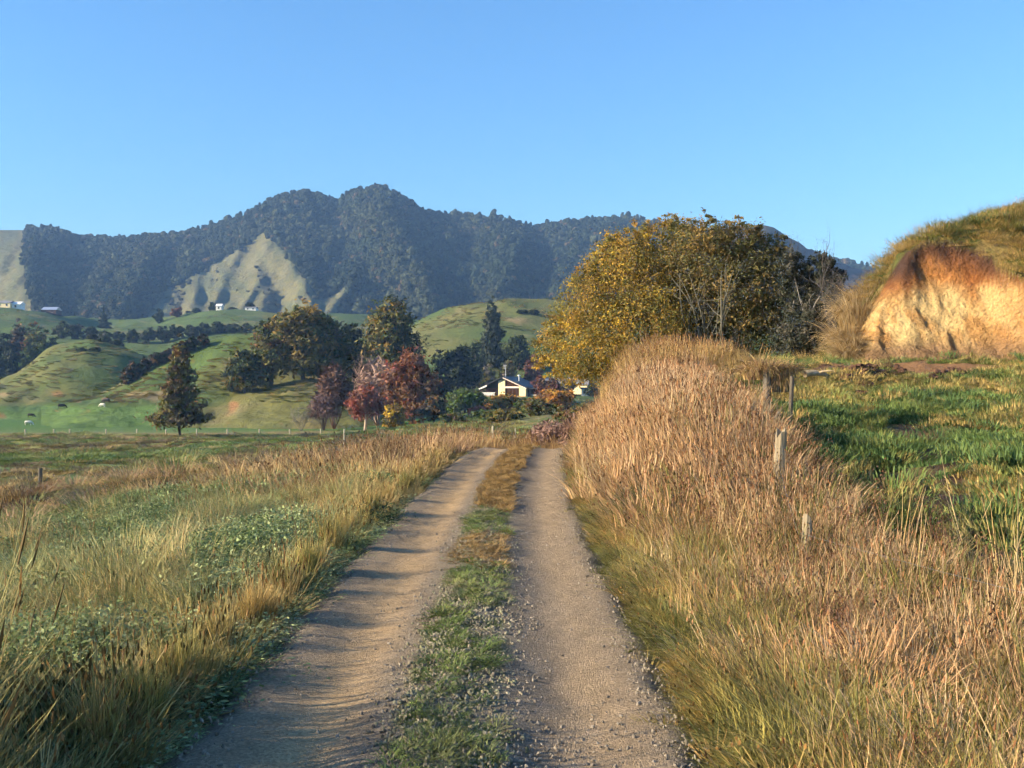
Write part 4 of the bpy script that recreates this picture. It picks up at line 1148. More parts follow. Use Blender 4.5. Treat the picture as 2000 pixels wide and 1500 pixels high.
# ------------------------------------------------------------------ buildings
def house():
    D = 296.0
    fz = CAM_Z + (750 - 773) / 2000 * D
    k = D / 2000.0
    e = empty('farmhouse', (0, D, fz), RAD(-22))
    tag(e, 'cream farmhouse with dark gable roof and big triangular window', 'house')
    X_ = lambda u: (u - 1000) * k
    Zv = lambda v: (773 - v) * k
    dep = 11.0
    # ground floor wall and gable made of two piers, back wall behind the recess
    def roofz(u):
        return np.interp(u, [934, 983, 1031], [757, 737, 757])
    pprism('wall', [(X_(971), 0, Zv(773)), (X_(985), 0, Zv(773)), (X_(985), 0, Zv(roofz(985) + 2)), (X_(971), 0, Zv(roofz(971) + 2))], (0, dep, 0), M_CREAM, e)
    pprism('wall', [(X_(1015), 0, Zv(773)), (X_(1028.5), 0, Zv(773)), (X_(1028.5), 0, Zv(roofz(1028.5) + 2)), (X_(1015), 0, Zv(roofz(1015) + 2))], (0, dep, 0), M_CREAM, e)
    pbox('veranda_wall', (X_(937), X_(970.6), 2.6, dep, 0, Zv(758)), M_DARKWALL, e)
    wq = pprism('gable_window', [(X_(985.2), 0.35, Zv(754.6)), (X_(1014.8), 0.35, Zv(754.6)), (X_(1014.8), 0.35, Zv(752)), (X_(985.2), 0.35, Zv(740.5))], (0, 0.06, 0), M_GLASS, e)
    pbox('mullion', (X_(999), X_(999) + 0.12, 0.27, 0.40, Zv(754), Zv(746.5)), M_DARKWALL, wq)
    d = pbox('glass_door', (X_(985.2), X_(1014.8), 0.35, 0.42, 0.0, Zv(758.2)), M_GLASS, e)
    for q in (992.5, 1000, 1007.5):
        pbox('mullion', (X_(q), X_(q) + 0.12, 0.27, 0.47, 0.02, Zv(758.4)), M_DARKWALL, d)
    pbox('beam', (X_(985), X_(1015), -0.12, 0.3, Zv(758), Zv(754.8)), M_PINKW, e)
    # roof slabs with overhang, white bargeboards
    for a, b, nm in (((983, 735.2), (1032.5, 756.4), 'roof'), ((983, 735.2), (931, 757.0), 'roof')):
        p = [(X_(a[0]), -0.9, Zv(a[1])), (X_(b[0]), -0.9, Zv(b[1])), (X_(b[0]), -0.9, Zv(b[1] + 1.7)), (X_(a[0]), -0.9, Zv(a[1] + 1.7))]
        r = pprism(nm, p, (0, dep + 2, 0), M_DARKROOF, e)
        if b[0] > 1000:
            q = [(X_(a[0]), -0.98, Zv(a[1] + 1.72)), (X_(b[0]), -0.98, Zv(b[1] + 1.72)), (X_(b[0]), -0.98, Zv(b[1] + 3.4)), (X_(a[0]), -0.98, Zv(a[1] + 3.4))]
            pprism('bargeboard', q, (0, 0.08, 0), M_PINKW, r)
        else:
            q = [(X_(949), -0.98, Zv(751.2)), (X_(b[0]), -0.98, Zv(b[1] + 1.72)), (X_(b[0]), -0.98, Zv(b[1] + 4.0)), (X_(949), -0.98, Zv(754.4))]
            pprism('bargeboard', [(x, y, z - 0.1) for x, y, z in q], (0, 0.08, 0), M_WHITE, r)
    # deck with pale rail, brick base
    pbox('deck', (X_(941), X_(970.8), -1.6, 2.6, -0.25, 0.0), M_TIMBER, e)
    rl = pbox('railing', (X_(941), X_(968), -1.6, -1.5, 0.85, 0.97), M_WHITE, e)
    for q in np.linspace(941.5, 967, 9):
        pbox('baluster', (X_(q), X_(q) + 0.08, -1.58, -1.52, 0.0, 0.85), M_WHITE, rl)
    pbox('railing_panel', (X_(944), X_(966), -1.56, -1.53, 0.1, 0.8), M_METAL, e)
    pbox('brick_base', (X_(970), X_(1029), -0.12, dep - 0.1, -1.6, -0.003), M_BRICK, e)
    # right wing under the dark eave, rear roofs
    pbox('wing_wall', (X_(1029), X_(1062), 1.5, dep, -1.0, Zv(760)), M_DARKWALL, e)
    wn_ = pbox('window', (X_(1036), X_(1050), 1.42, 1.498, Zv(771), Zv(763)), M_GLASS, e)
    pbox('sill', (X_(1035.4), X_(1050.6), 1.30, 1.418, Zv(772), Zv(771.1)), M_WHITE, wn_)
    pprism('wing_roof', [(X_(1028), 0.6, Zv(758)), (X_(1064), 0.6, Zv(760.2)), (X_(1064), 0.6, Zv(759)), (X_(1028), 0.6, Zv(756.7))], (0, dep, 0), M_DARKROOF, e)
    pprism('rear_roof', [(X_(1005), dep + 2, Zv(751)), (X_(1128), dep + 2, Zv(751)), (X_(1122), dep + 6, Zv(737)), (X_(1011), dep + 6, Zv(737))], (0, 0.0, -0.14), M_GREYROOF, e)
    pprism('rear_roof', [(X_(1005), dep + 10, Zv(751)), (X_(1128), dep + 10, Zv(751)), (X_(1122), dep + 6.02, Zv(737)), (X_(1011), dep + 6.02, Zv(737))], (0, 0.0, -0.14), M_GREYROOF, e)
    pbox('rear_wall', (X_(1008), X_(1125), dep + 2.4, dep + 9.6, -0.5, Zv(752.2)), M_CREAM, e)
    # flue and aerial
    v, f = tube([(X_(1004), 4, Zv(748)), (X_(1004), 4, Zv(736)), (X_(1004), 4, Zv(734))], [0.16, 0.16, 0.16], 8)
    fl = link('flue', mesh_np('flue', v, f, None, True, M_METAL), e)
    v, f = tube([(X_(1004), 4, Zv(734.5)), (X_(1004), 4, Zv(733)), (X_(1004), 4, Zv(731.5))], [0.36, 0.40, 0.10], 8)
    link('cowl', mesh_np('cowl', v, f, None, True, M_METAL), fl)
    v, f = tube([(X_(978), 3, Zv(740)), (X_(978), 3, Zv(722)), (X_(976.5), 3, Zv(712))], [0.09, 0.07, 0.06], 6)
    a = link('aerial', mesh_np('aerial', v, f, None, True, M_METAL), e)
    for q, w_ in ((713, 0.55), (716, 0.42), (719, 0.3)):
        pbox('aerial_bar', (X_(976.7) - w_, X_(976.7) + w_, 2.9, 3.0, Zv(q) - 0.05, Zv(q) + 0.05), M_METAL, a)
    return e


house()


def cottage(name, label, u, D, hw_m, dep, hwall, hroof, wallm, roofm, rz=0.0):
    x = (u - 1000) / 2000 * D; z = gz(x, D)
    e = empty(name, (x, D, z), rz); tag(e, label, 'house' if 'shed' not in name else 'shed', None)
    pbox('wall', (-hw_m, hw_m, 0, dep, -0.6, hwall), wallm, e)
    r = pprism('roof', [(-hw_m - 0.3, -0.4, hwall), (-hw_m - 0.3, dep + 0.4, hwall), (-hw_m - 0.3, dep / 2, hwall + hroof)], (2 * hw_m + 0.6, 0, 0), roofm, e)
    nw = max(1, int(hw_m // 1.6))
    for i in range(nw):
        cx = -hw_m + (i + 0.5) * 2 * hw_m / nw
        w = pbox('window', (cx - 0.5, cx + 0.5, -0.06, -0.003, hwall * 0.35, hwall * 0.8), M_GLASS, e)
        pbox('sill', (cx - 0.6, cx + 0.6, -0.12, -0.062, hwall * 0.30, hwall * 0.345), M_WHITE, w)
    return e


cottage('far_house', 'cream house at the left edge of the plateau', 6, 618, 4.2, 7, 2.8, 1.6, M_CREAM, M_GREYROOF)
cottage('far_house', 'white house beside the cream one on the left plateau', 30, 620, 3.0, 6, 3.0, 1.8, M_WHITE, M_WHITE)
cottage('far_shed', 'pale roofed farm shed right of the two plateau houses', 95, 628, 4.4, 8, 2.2, 2.0, M_DARKWALL, M_METAL)
cottage('far_house', 'small white cottage below the cleared mountain spur', 427, 638, 1.7, 5, 2.6, 1.6, M_WHITE, M_WHITE)
cottage('far_shed', 'long low white farm shed right of the small cottage', 489, 640, 3.4, 6, 1.6, 0.9, M_WHITE, M_GREYROOF)
cottage('garden_shed', 'small white shed at the right end of the farmhouse garden', 1143, 292, 0.95, 2.2, 1.9, 0.5, M_WHITE, M_DARKROOF)

# ------------------------------------------------------------------ fences
def post(label, x, y, top, r, mat, lean=(0, 0), group=None, seed=0, name='fence_post', zb=None, broken=False, k=8):
    rng = np.random.RandomState(seed)
    z = float(G(x, y)) if zb is None else zb
    h = top - z
    n = 7
    t = np.linspace(-0.35 / max(h, .3), 1, n)
    path = np.stack([lean[0] * t, lean[1] * t, t * h], -1)
    rad = r * (1 + 0.10 * (rng.rand(n) - 0.5))
    v, f = tube(path, rad, k, 0.12, rng)
    fs_ = [list(q) for q in f]
    v = list(v)
    last = list(range((n - 1) * k, n * k))
    if broken:
        for i in last: v[i] = v[i] + np.array([0, 0, (rng.rand() - 0.3) * 0.18])
    fs_.append(last)
    o = pyd(name, v, fs_, mat)
    o.location = (x, y, z)
    tag(o, label, 'fence post', group)
    return o


def ptop(u, v, D):
    return P(u, v, D)


RP = []
for (u_, v_, D_, r_, m_, ln, lb, br, sd) in [
        (1519, 850, 15.0, 0.085, M_TIMBER, (0.05, 0), 'thick split pale fence post, nearest upright one in the dry grass', True, 1),
        (1523, 816, 19.5, 0.075, M_TIMBER, (-0.06, 0), 'broken topped fence post just behind the thick pale one', True, 2),
        (1496, 722, 25.0, 0.10, M_TIMBER_D, (0.03, 0), 'dark fence post under the heap of dead thatch', False, 3),
        (1569, 1022, 10.8, 0.05, M_TIMBER, (0.05, 0.02), 'short grey fence post stub sunk in the dry grass', True, 4),
        (1543, 735, 24.6, 0.05, M_TIMBER_D, (0.05, 0), 'thin dark batten right of the dark fence post', False, 5)]:
    p = ptop(u_, v_, D_)
    RP.append((p, post(lb, p[0], p[1], p[2], r_, m_, ln, 'posts of the fence beside the track', sd, broken=br)))


def wire(label, pts, r=0.0018):
    path = []
    for a, b in zip(pts[:-1], pts[1:]):
        for t in np.linspace(0, 1, 8)[:-1]:
            q = a * (1 - t) + b * t; q = q - np.array([0, 0, 0.05 * math.sin(math.pi * t)]); path.append(q)
    path.append(pts[-1])
    v, f = tube(path, [r] * len(path), 4)
    o = link('fence_wire', mesh_np('fence_wire', v, f, None, True, M_WIRE)); tag(o, label, 'wire', 'wires of the fence beside the track')
    return o


chain = [RP[3][0], RP[0][0], RP[1][0], RP[2][0]]
first = np.array([4.6, 2.0, 0.95])
for dz, lb in ((0.10, 'top strand of rusty wire along the fence beside the track'), (0.42, 'lower strand of rusty wire along the fence beside the track')):
    wire(lb, [first + [0, 0, -dz]] + [c + np.array([-0.06, 0, -dz]) for c in chain])

fu_ = [-10, 49, 105, 136, 207, 267, 324, 384, 444, 506, 566, 626]
for i, u_ in enumerate(fu_):
    x = (u_ - 1000) / 2000 * 178
    zt = gz(x, 178)
    post('%s pale post from the left in the far paddock fence' % ords[i], x, 178, zt + 1.15, 0.13, M_PALEPOST, (0.03 * math.sin(i * 3), 0), 'far paddock fence posts', 40 + i, zb=zt, k=6)
for (u_, v_, D_, r_, m_, lb) in [(78, 914, 63, 0.12, M_TIMBER_D, 'brown fence post alone on the lower left paddock'), (637, 878, 70, 0.07, M_PALEPOST, 'thin pale post above the dry verge grass on the left'),
                                 (962, 832, 92, 0.10, M_PALEPOST, 'white marker post beside the low dark green shrub'), (1006, 836, 95, 0.06, M_PALEPOST, 'short white peg right of the white marker post'), (672, 838, 120, 0.09, M_PALEPOST, 'pale post left of the bright red maple trunk')]:
    p = ptop(u_, v_, D_); zb = gz(p[0], p[1])
    post(lb, p[0], p[1], max(p[2], zb + 0.6), r_, m_, (0.03, 0), None, int(u_), zb=zb)

# ------------------------------------------------------------------ animals far off on the flats
def beast(name, label, u, D, L, mat, cat, group=None, rz=0.0):
    L = L * 0.68
    x = (u - 1000) / 2000 * D; z = gz(x, D)
    rng = np.random.RandomState(int(u))
    e = empty(name, (x, D, z), rz); tag(e, label, cat, group)
    H = L * 0.62
    A = Acc()
    # barrel, neck lowered to graze, head, legs with joints: one continuous skin-like body of lofted rings
    pts = np.array([(-0.52, 0, 0.80), (-0.45, 0, 0.86), (-0.25, 0, 0.84), (0.0, 0, 0.80), (0.25, 0, 0.82), (0.42, 0, 0.84), (0.56, 0, 0.72), (0.68, 0, 0.48), (0.76, 0, 0.30), (0.84, 0, 0.14)]) * [L, L, H]
    rad = np.array([0.05, 0.17, 0.21, 0.23, 0.21, 0.18, 0.12, 0.085, 0.09, 0.05]) * L
    v, f = tube(pts, rad, 8); A.add(v, f)
    for sx in (-0.40, 0.36):
        for sy in (-1, 1):
            kx = -0.05 if sx < 0 else 0.02
            lp = np.array([(sx, sy * 0.11, 0.80), (sx + kx * -0.6, sy * 0.11, 0.48), (sx + kx, sy * 0.11, 0.26), (sx, sy * 0.11, 0.0)]) * [L, L, H]
            v, f = tube(lp, np.array([0.085, 0.055, 0.035, 0.035]) * L, 6); A.add(v, f)
    for sy in (-1, 1):
        v, f = tube(np.array([(0.74, sy * 0.05, 0.40), (0.72, sy * 0.14, 0.42)]) * [L, L, H], [0.03 * L, 0.012 * L], 5); A.add(v, f)
    v, f = tube(np.array([(-0.5, 0, 0.84), (-0.56, 0, 0.62), (-0.56, 0, 0.36)]) * [L, L, H], [0.03 * L, 0.02 * L, 0.015 * L], 5); A.add(v, f)
    link('body', A.mesh('body', mat, True), e)
    return e


for u_, D_, L_, m_, nm, lb, c_, rz in [(55, 226, 2.0, M_WOOL, 'cow', 'white cow standing on the lower left paddock', 'cow', 0.2), (200, 232, 1.8, M_WOOL, 'cow', 'pale cow beside a black one below the green hill', 'cow', 2.9),
                                    (120, 238, 2.3, M_HIDE, 'cow', 'black cow grazing in the middle of the left paddock', 'cow', 0.4), (208, 236, 2.3, M_HIDE, 'cow', 'black cow beside the pale one below the green hill', 'cow', 3.0), (60, 262, 2.1, M_HIDE, 'cow', 'black cow farthest off on the left paddock', 'cow', 0.1)]:
    beast(nm, lb, u_, D_, L_, m_, c_, 'cattle on the left flats', rz)

# ------------------------------------------------------------------ dead thatch on the fence, dry pampas by the bank, log, clods
def blades(A, base, n, h, spread, width, lean, rng, cols, droop=0.5, seg=4, dirb=None, rad=0.1):
    """n curved tapering blades from around base"""
    th = rng.rand(n) * 6.283
    d = np.stack([np.cos(th), np.sin(th), np.zeros(n)], -1)
    if dirb is not None: d = d * 0.7 + np.asarray(dirb)
    r = rad * np.sqrt(rng.rand(n))[:, None]
    b = np.asarray(base) + d * r
    hh = h * (0.55 + 0.45 * rng.rand(n)); le = lean * (0.2 + 0.8 * rng.rand(n)) * hh
    dr = droop * (0.4 + 0.9 * rng.rand(n))
    t = np.linspace(0, 1, seg)
    side = np.cross(d, [0, 0, 1.0]); side = side / (np.linalg.norm(side, axis=1)[:, None] + 1e-9)
    tw = rng.randn(n, 3) * 0.5; side = side + tw; side /= np.linalg.norm(side, axis=1)[:, None]
    V = []
    for k_ in range(seg):
        p = b + d * (le * (t[k_] ** 1.6) * (1 + spread))[:, None]
        p[:, 2] = p[:, 2] + hh * (t[k_] - dr * 0.5 * t[k_] ** 2.6)
        w = (width * (1 - 0.85 * t[k_]) * 0.5)
        V += [p - side * w, p + side * w]
    V = np.stack(V, 1).reshape(-1, 3)
    F = []
    o = np.arange(n)[:, None] * (2 * seg)
    for k_ in range(seg - 1):
        F.append(o + np.array([[2 * k_, 2 * k_ + 1, 2 * k_ + 3, 2 * k_ + 2]]))
    F = np.concatenate(F)
    pal = np.array(cols)
    c = pal[rng.randint(0, len(pal), n)] * (0.7 + 0.6 * rng.rand(n, 1))
    A.add(V, F, np.repeat(c, 2 * seg, 0))


STRAW = [(0.46, 0.33, 0.16), (0.36, 0.25, 0.11), (0.52, 0.40, 0.22), (0.28, 0.19, 0.09)]


def tussock(name, label, cat, spots, group=None, droop=1.0, width=0.03, cols=STRAW, n=900, mat=None):
    p0 = spots[0][0]
    e = empty(name, tuple(p0)); tag(e, label, cat, group)
    rng = np.random.RandomState(int(abs(p0[0] * 97)) + 3)
    A = Acc()
    for (p, h, lean) in spots:
        blades(A, np.asarray(p) - np.asarray(p0), n, h, 0.3, width, lean, rng, cols, droop, 6, None, 0.22 * h)
    link('blades', A.mesh('blades', M_LEAF), e)
    return e


def at_ground(u, D, dz=0):
    x = (u - 1000) / 2000 * D
    return np.array([x, D, gz(x, D) + dz])


tussock('pampas_clump', 'tall dry pampas clump against the left edge of the clay face', 'pampas', [(at_ground(1672, 48.5, -0.2), 3.2, 0.45), (at_ground(1690, 50.0, -0.2), 2.6, 0.5), (at_ground(1655, 48.0, -0.2), 2.5, 0.55), (at_ground(1708, 51, -0.2), 2.0, 0.5)], None, 1.3, 0.035, n=1500)
tussock('pampas_clump', 'low dry pampas clump at the foot of the clay bank beside the dark tree', 'pampas', [(at_ground(1655, 46.6, -0.1), 1.8, 0.7), (at_ground(1670, 46.8, -0.1), 1.6, 0.7)], None, 1.4, 0.03, n=1300)
tz = P(1496, 718, 25.2)
tussock('dead_thatch', 'heap of dead yellow thatch hanging over the dark fence post', 'dead grass', [(tz + np.array([-0.35, 0.1, -0.30]), 0.80, 0.8), (tz + np.array([0.15, 0.1, -0.30]), 0.95, 0.7), (tz + np.array([0.60, 0.2, -0.25]), 0.8, 0.7), (tz + np.array([-0.05, 0.0, -0.30]), 1.05, 0.5), (tz + np.array([0.35, 0.0, -0.6]), 1.0, 0.4)], None, 1.5, 0.022, [(0.50, 0.36, 0.15), (0.38, 0.27, 0.10), (0.24, 0.15, 0.08), (0.42, 0.25, 0.15)], 520)

lg0 = P(1572, 703, 36.0); lg0[2] = gz(lg0[0], 36.0) + 0.18
rng = np.random.RandomState(5)
pth = np.array([lg0 + np.array([t * 1.25, t * 0.3, 0.10 * math.sin(t * 4) + 0.16 * (1 - t)]) for t in np.linspace(0, 1, 9)])
v, f = tube(pth, 0.13 * (1 - 0.55 * np.linspace(0, 1, 9)), 8, 0.2, rng)
A = Acc(); A.add(v, f)
v, f = tube(np.array([pth[3], pth[3] + [0.18, -0.1, 0.06], pth[3] + [0.48, -0.2, 0.08]]), [0.06, 0.04, 0.02], 6, 0.2, rng); A.add(v, f)
lo = link('bleached_log', A.mesh('bleached_log', M_LOG, True)); tag(lo, 'bleached fallen branch lying on the dirt below the clay face', 'log')
v, f = tube(np.array([P(1815, 868, 23.0) + np.array([i * .3, 0, 0]) for i in range(2)]), [0.01, 0.01], 4)

clrng = np.random.RandomState(77)
CL = [(1672, 730, 37.5, 0.50), (1700, 722, 38.2, 0.42), (1655, 742, 36.0, 0.36), (1716, 738, 37.2, 0.36), (1688, 752, 35.2, 0.30), (1735, 706, 40.0, 0.40), (1752, 709, 39.6, 0.28), (1838, 712, 38.6, 0.40), (1862, 704, 39.0, 0.38), (1820, 722, 37.6, 0.28), (1640, 706, 40, 0.24), (1612, 716, 39, 0.22), (1760, 722, 38.4, 0.22), (1880, 712, 38.2, 0.30), (1690, 772, 32.5, 0.26), (1702, 790, 30.5, 0.2)]
clm = []
for i in range(4):
    v, f = ICO2
    vv = v * (1 + 0.75 * (clrng.rand(len(v), 1) - 0.5)) * np.array([1.25, 0.9, 0.62])
    clm.append(mesh_np('soil_clod', vv, f, np.tile(np.array([0.085, 0.046, 0.03]), (len(v), 1)) * (0.7 + 0.6 * clrng.rand(len(v), 1)), False, M_CLOD))
for i, (u_, v_, D_, r_) in enumerate(CL):
    o = link('soil_clod', clm[i % 4])
    x = (u_ - 1000) / 2000 * D_
    o.location = (x, D_, gz(x, D_) + r_ * 0.2); o.scale = (r_, r_, r_); o.rotation_euler = (0, 0, clrng.rand() * 6.28)
    tag(o, '%s dark soil clod counting from the left below the clay face' % ords[sorted(c[0] for c in CL).index(u_)], 'clod', 'soil clods below the clay face')

# ------------------------------------------------------------------ grass and gravel
def clump_mesh(seed, n, h, rad, width, lean, cols, droop=0.6, heads=0, headcol=(0.10, 0.06, 0.04), seg=4):
    rng = np.random.RandomState(seed)
    A = Acc()
    blades(A, (0, 0, 0), n, h, 0.2, width, lean, rng, cols, droop, seg, None, rad)
    for i in range(heads):
        th = rng.rand() * 6.28; q = rad * rng.rand(); hh = h * (0.75 + 0.4 * rng.rand())
        tip = np.array([math.cos(th) * (q + hh * 0.18), math.sin(th) * (q + hh * 0.18), hh])
        b = np.array([math.cos(th) * q, math.sin(th) * q, 0])
        v, f = tube(np.array([b, (b + tip) / 2 + [0, 0, 0.05 * hh], tip]), [width * 0.35, width * 0.3, width * 0.2], 3)
        A.add(v, f, np.array(cols[0]))
        v, f = tube(np.array([tip - [0, 0, 0.07], tip - [0, 0, 0.02], tip + [0, 0, 0.04]]), [width * 0.3, width * 0.8, width * 0.15], 3)
        A.add(v, f, np.array(headcol) * (0.7 + 0.8 * rng.rand()))
    return A.mesh('clump', M_GRASS)


def weed_mesh(seed, n, h, rad, size, cols):
    rng = np.random.RandomState(seed); A = Acc()
    blades(A, (0, 0, 0), max(6, n // 8), h, 0.2, 0.008, 0.5, rng, cols, 0.4, 3, None, rad)
    d = rng.randn(n, 3); d[:, 2] = np.abs(d[:, 2]); d /= np.linalg.norm(d, axis=1)[:, None]
    c = d * np.array([rad * 1.8, rad * 1.8, h * 0.9]) * (0.35 + 0.65 * rng.rand(n, 1)) + [0, 0, 0.03]
    nr = d * 0.6 + rng.randn(n, 3) * 0.8 + [0, 0, 0.15]; nr /= np.linalg.norm(nr, axis=1)[:, None]
    v, f = leaf_quads(c, nr, size * (0.6 + 0.8 * rng.rand(n)), rng, 1.4)
    pal = np.array(cols); cc_ = pal[rng.randint(0, len(pal), n)] * (0.7 + 0.6 * rng.rand(n, 1))
    A.add(v, f, np.repeat(cc_, 4, 0))
    return A.mesh('weed', M_GRASS)


W1 = [(1, 1, 1), (0.82, 0.8, 0.78), (1.15, 1.12, 1.05), (0.9, 0.85, 0.7)]
HD = (0.42, 0.30, 0.22)
W1 = [(1, 1, 1), (0.78, 0.74, 0.68), (1.2, 1.17, 1.1), (0.92, 0.84, 0.66), (0.66, 0.70, 0.58)]
tall = [clump_mesh(i, 300, 1.0, 0.55, 0.008, 0.40, W1, 0.6, 16, HD) for i in range(6)]
tallfar = [clump_mesh(20 + i, 230, 1.0, 0.75, 0.016, 0.36, W1, 0.55, 14, HD) for i in range(6)]
med = [clump_mesh(40 + i, 330, 1.0, 0.62, 0.010, 0.55, W1, 0.8, 2, HD) for i in range(7)]
short = [clump_mesh(60 + i, 300, 1.0, 1.7, 0.07, 0.45, W1, 0.6, 0, seg=3) for i in range(4)]
weed = [weed_mesh(80 + i, 520, 1.0, 0.42, 0.042, [(1, 1, 1), (0.8, 0.85, 0.75), (1.2, 1.2, 1.0)]) for i in range(4)]


def fill(n, xr, yr, dens, nearpow=1.0):
    """random points in a box, kept with probability dens(x, y)"""
    x = rs.uniform(xr[0], xr[1], n); y = yr[0] + (yr[1] - yr[0]) * rs.rand(n) ** nearpow
    k = rs.rand(n) < dens(x, y)
    return x[k], y[k]


def lay(name, protos, x, y, h, w, tint, label, lean=0.12, dz=-0.02, z=None):
    z = G(x, y) if z is None else z
    n = len(x)
    rot = np.stack([lean * rs.randn(n), lean * rs.randn(n), rs.rand(n) * 6.283], -1)
    scatter(name, protos, np.stack([x, y, z + dz], -1), rot, np.stack([w, w, h], -1), tint, label)


def tints(x, y, pal, sc_, seed, jit=0.25):
    """palette picked by smooth noise plus jitter"""
    n = fbm(x / sc_, y / sc_, seed, 3) + 0.16 * rs.randn(len(x))
    pal = np.array(pal); k = np.clip(((n - 0.22) / 0.56) * len(pal), 0, len(pal) - 1).astype(int)
    return pal[k] * (1 - jit + 2 * jit * rs.rand(len(x), 1))


S_ = lambda x, y: x - rc(y)
# right bank: tall dry reddish straw
edge = lambda y: 2.25 + 0.5 * (fbm(y / 2.2, y * 0, 161) - 0.5) + 0.15 * sst(14, 26, y)
x, y = fill(3600, (1.2, 7.5), (1.6, 40), lambda x, y: (S_(x, y) > edge(y)) * (1 - sst(np.interp(y, [0, 8, 11, 14, 17, 20, 26, 40], [5.3, 4.1, 3.65, 3.7, 4.0, 4.3, 4.9, 6.6]), np.interp(y, [0, 8, 11, 14, 17, 20, 26, 40], [7.0, 4.9, 4.1, 4.1, 4.4, 4.7, 5.4, 8.0]), x)) * np.clip(1.35 - y / 45, 0.3, 1))
BRWN = [(0.45, 0.285, 0.16), (0.53, 0.36, 0.205), (0.61, 0.45, 0.27), (0.57, 0.39, 0.215), (0.50, 0.315, 0.175)]
h = (0.50 + 0.26 * sst(14.5, 20, y) + 0.12 * sst(2.0, 4.0, S_(x, y)) * sst(12, 8, y)) * (0.5 + 0.75 * rs.rand(len(x))) * (0.72 + 0.28 * sst(0.0, 1.4, S_(x, y) - edge(y))) * (0.7 + 0.5 * fbm(x / 0.9, y / 0.9, 164, 2))
near = y < 13
tn_ = tints(x, y, BRWN, 2.2, 163)
gsel = rs.rand(len(x)) < (0.30 * (1 - sst(9, 16, y)) + 0.05)
tn_[gsel] = np.array([0.19, 0.18, 0.055]) * (0.7 + 0.6 * rs.rand(gsel.sum(), 1))
lay('dry_grass', tall, x[near], y[near], h[near], 0.9 + 0.4 * rs.rand(near.sum()), tn_[near], 'tall dry straw coloured grass along the right bank', 0.22)
lay('dry_bank_grass', tallfar, x[~near], y[~near], h[~near], 0.9 + 0.4 * rs.rand((~near).sum()), tn_[~near], 'tall reddish brown seeding grass on the far part of the right bank', 0.2)
dockm = [weed_mesh(90 + i, 110, 1.0, 0.09, 0.022, [(1, 1, 1), (0.7, 0.6, 0.5)]) for i in range(3)]
x, y = fill(900, (1.6, 5.0), (3, 34), lambda x, y: (S_(x, y) > edge(y) + 0.2) * (x < 4.8) * 0.5)
lay('dock_stalks', dockm, x, y, 0.75 + 0.35 * rs.rand(len(x)) + 0.25 * sst(14, 20, y), 0.5 + 0.4 * rs.rand(len(x)), np.tile(np.array([0.16, 0.085, 0.05]), (len(x), 1)) * (0.6 + 0.8 * rs.rand(len(x), 1)), 'dark brown seeding dock stalks among the dry grass on the right bank', 0.15)
# right edge: shorter yellow green
x, y = fill(3600, (0.6, 4.6), (1.6, 36), lambda x, y: (S_(x, y) > 1.62 + 0.30 * (fbm(y / 0.7, y * 0, 165, 2) - 0.5)) * (1 - sst(edge(y), edge(y) + 0.6, S_(x, y))) * np.clip(1.3 - y / 40, 0.3, 1))
h = (0.07 + 0.42 * sst(1.6, 2.6, S_(x, y))) * (0.7 + 0.6 * rs.rand(len(x)))
lay('verge_grass', med, x, y, h, (0.55 + 0.4 * rs.rand(len(x))) * (0.45 + 0.55 * sst(1.6, 2.1, S_(x, y))), tints(x, y, [(0.29, 0.27, 0.085), (0.38, 0.33, 0.11), (0.50, 0.38, 0.15), (0.35, 0.31, 0.10), (0.54, 0.36, 0.15)], 1.1, 167), 'yellow green verge grass at the right edge of the track', 0.2)
# far right verge of the crest, both sides, and across the end of the track
x, y = fill(1500, (-9, 9), (38, 62), lambda x, y: np.where(np.abs(S_(x, y)) > 2.3, 0.9, sst(46, 50, y)) * (1 - sst(4.5, 8, np.abs(x - 1.5)) * 0.5))
lay('crest_grass', tallfar, x, y, (0.9 + 0.35 * sst(44, 52, y)) * (0.7 + 0.6 * rs.rand(len(x))), 1.0 + 0.5 * rs.rand(len(x)), tints(x, y, [(0.40, 0.27, 0.11), (0.44, 0.31, 0.13), (0.34, 0.22, 0.11), (0.30, 0.20, 0.11)], 2.5, 169), 'rough dry grass where the track drops out of sight')

# left verge
def weed_mask(x, y):
    return np.clip(1.5 * np.exp(-((x + 3.0) / 1.1) ** 2 - ((y - 12.6) / 2.2) ** 2) + 1.2 * np.exp(-((x + 2.6) / 0.9) ** 2 - ((y - 4.4) / 1.5) ** 2)
                   + 0.8 * np.exp(-((x + 6.2) / 0.9) ** 2 - ((y - 12.6) / 1.0) ** 2) + 0.8 * np.exp(-((x + 6.3) / 0.8) ** 2 - ((y - 17.0) / 0.8) ** 2)
                   + 0.9 * np.exp(-((x + 2.0) / 0.45) ** 2 - ((y - 8.6) / 1.6) ** 2) + 0.85 * sst(0.50, 0.60, fbm(x / 1.3, y / 1.3, 179, 3)), 0, 1)


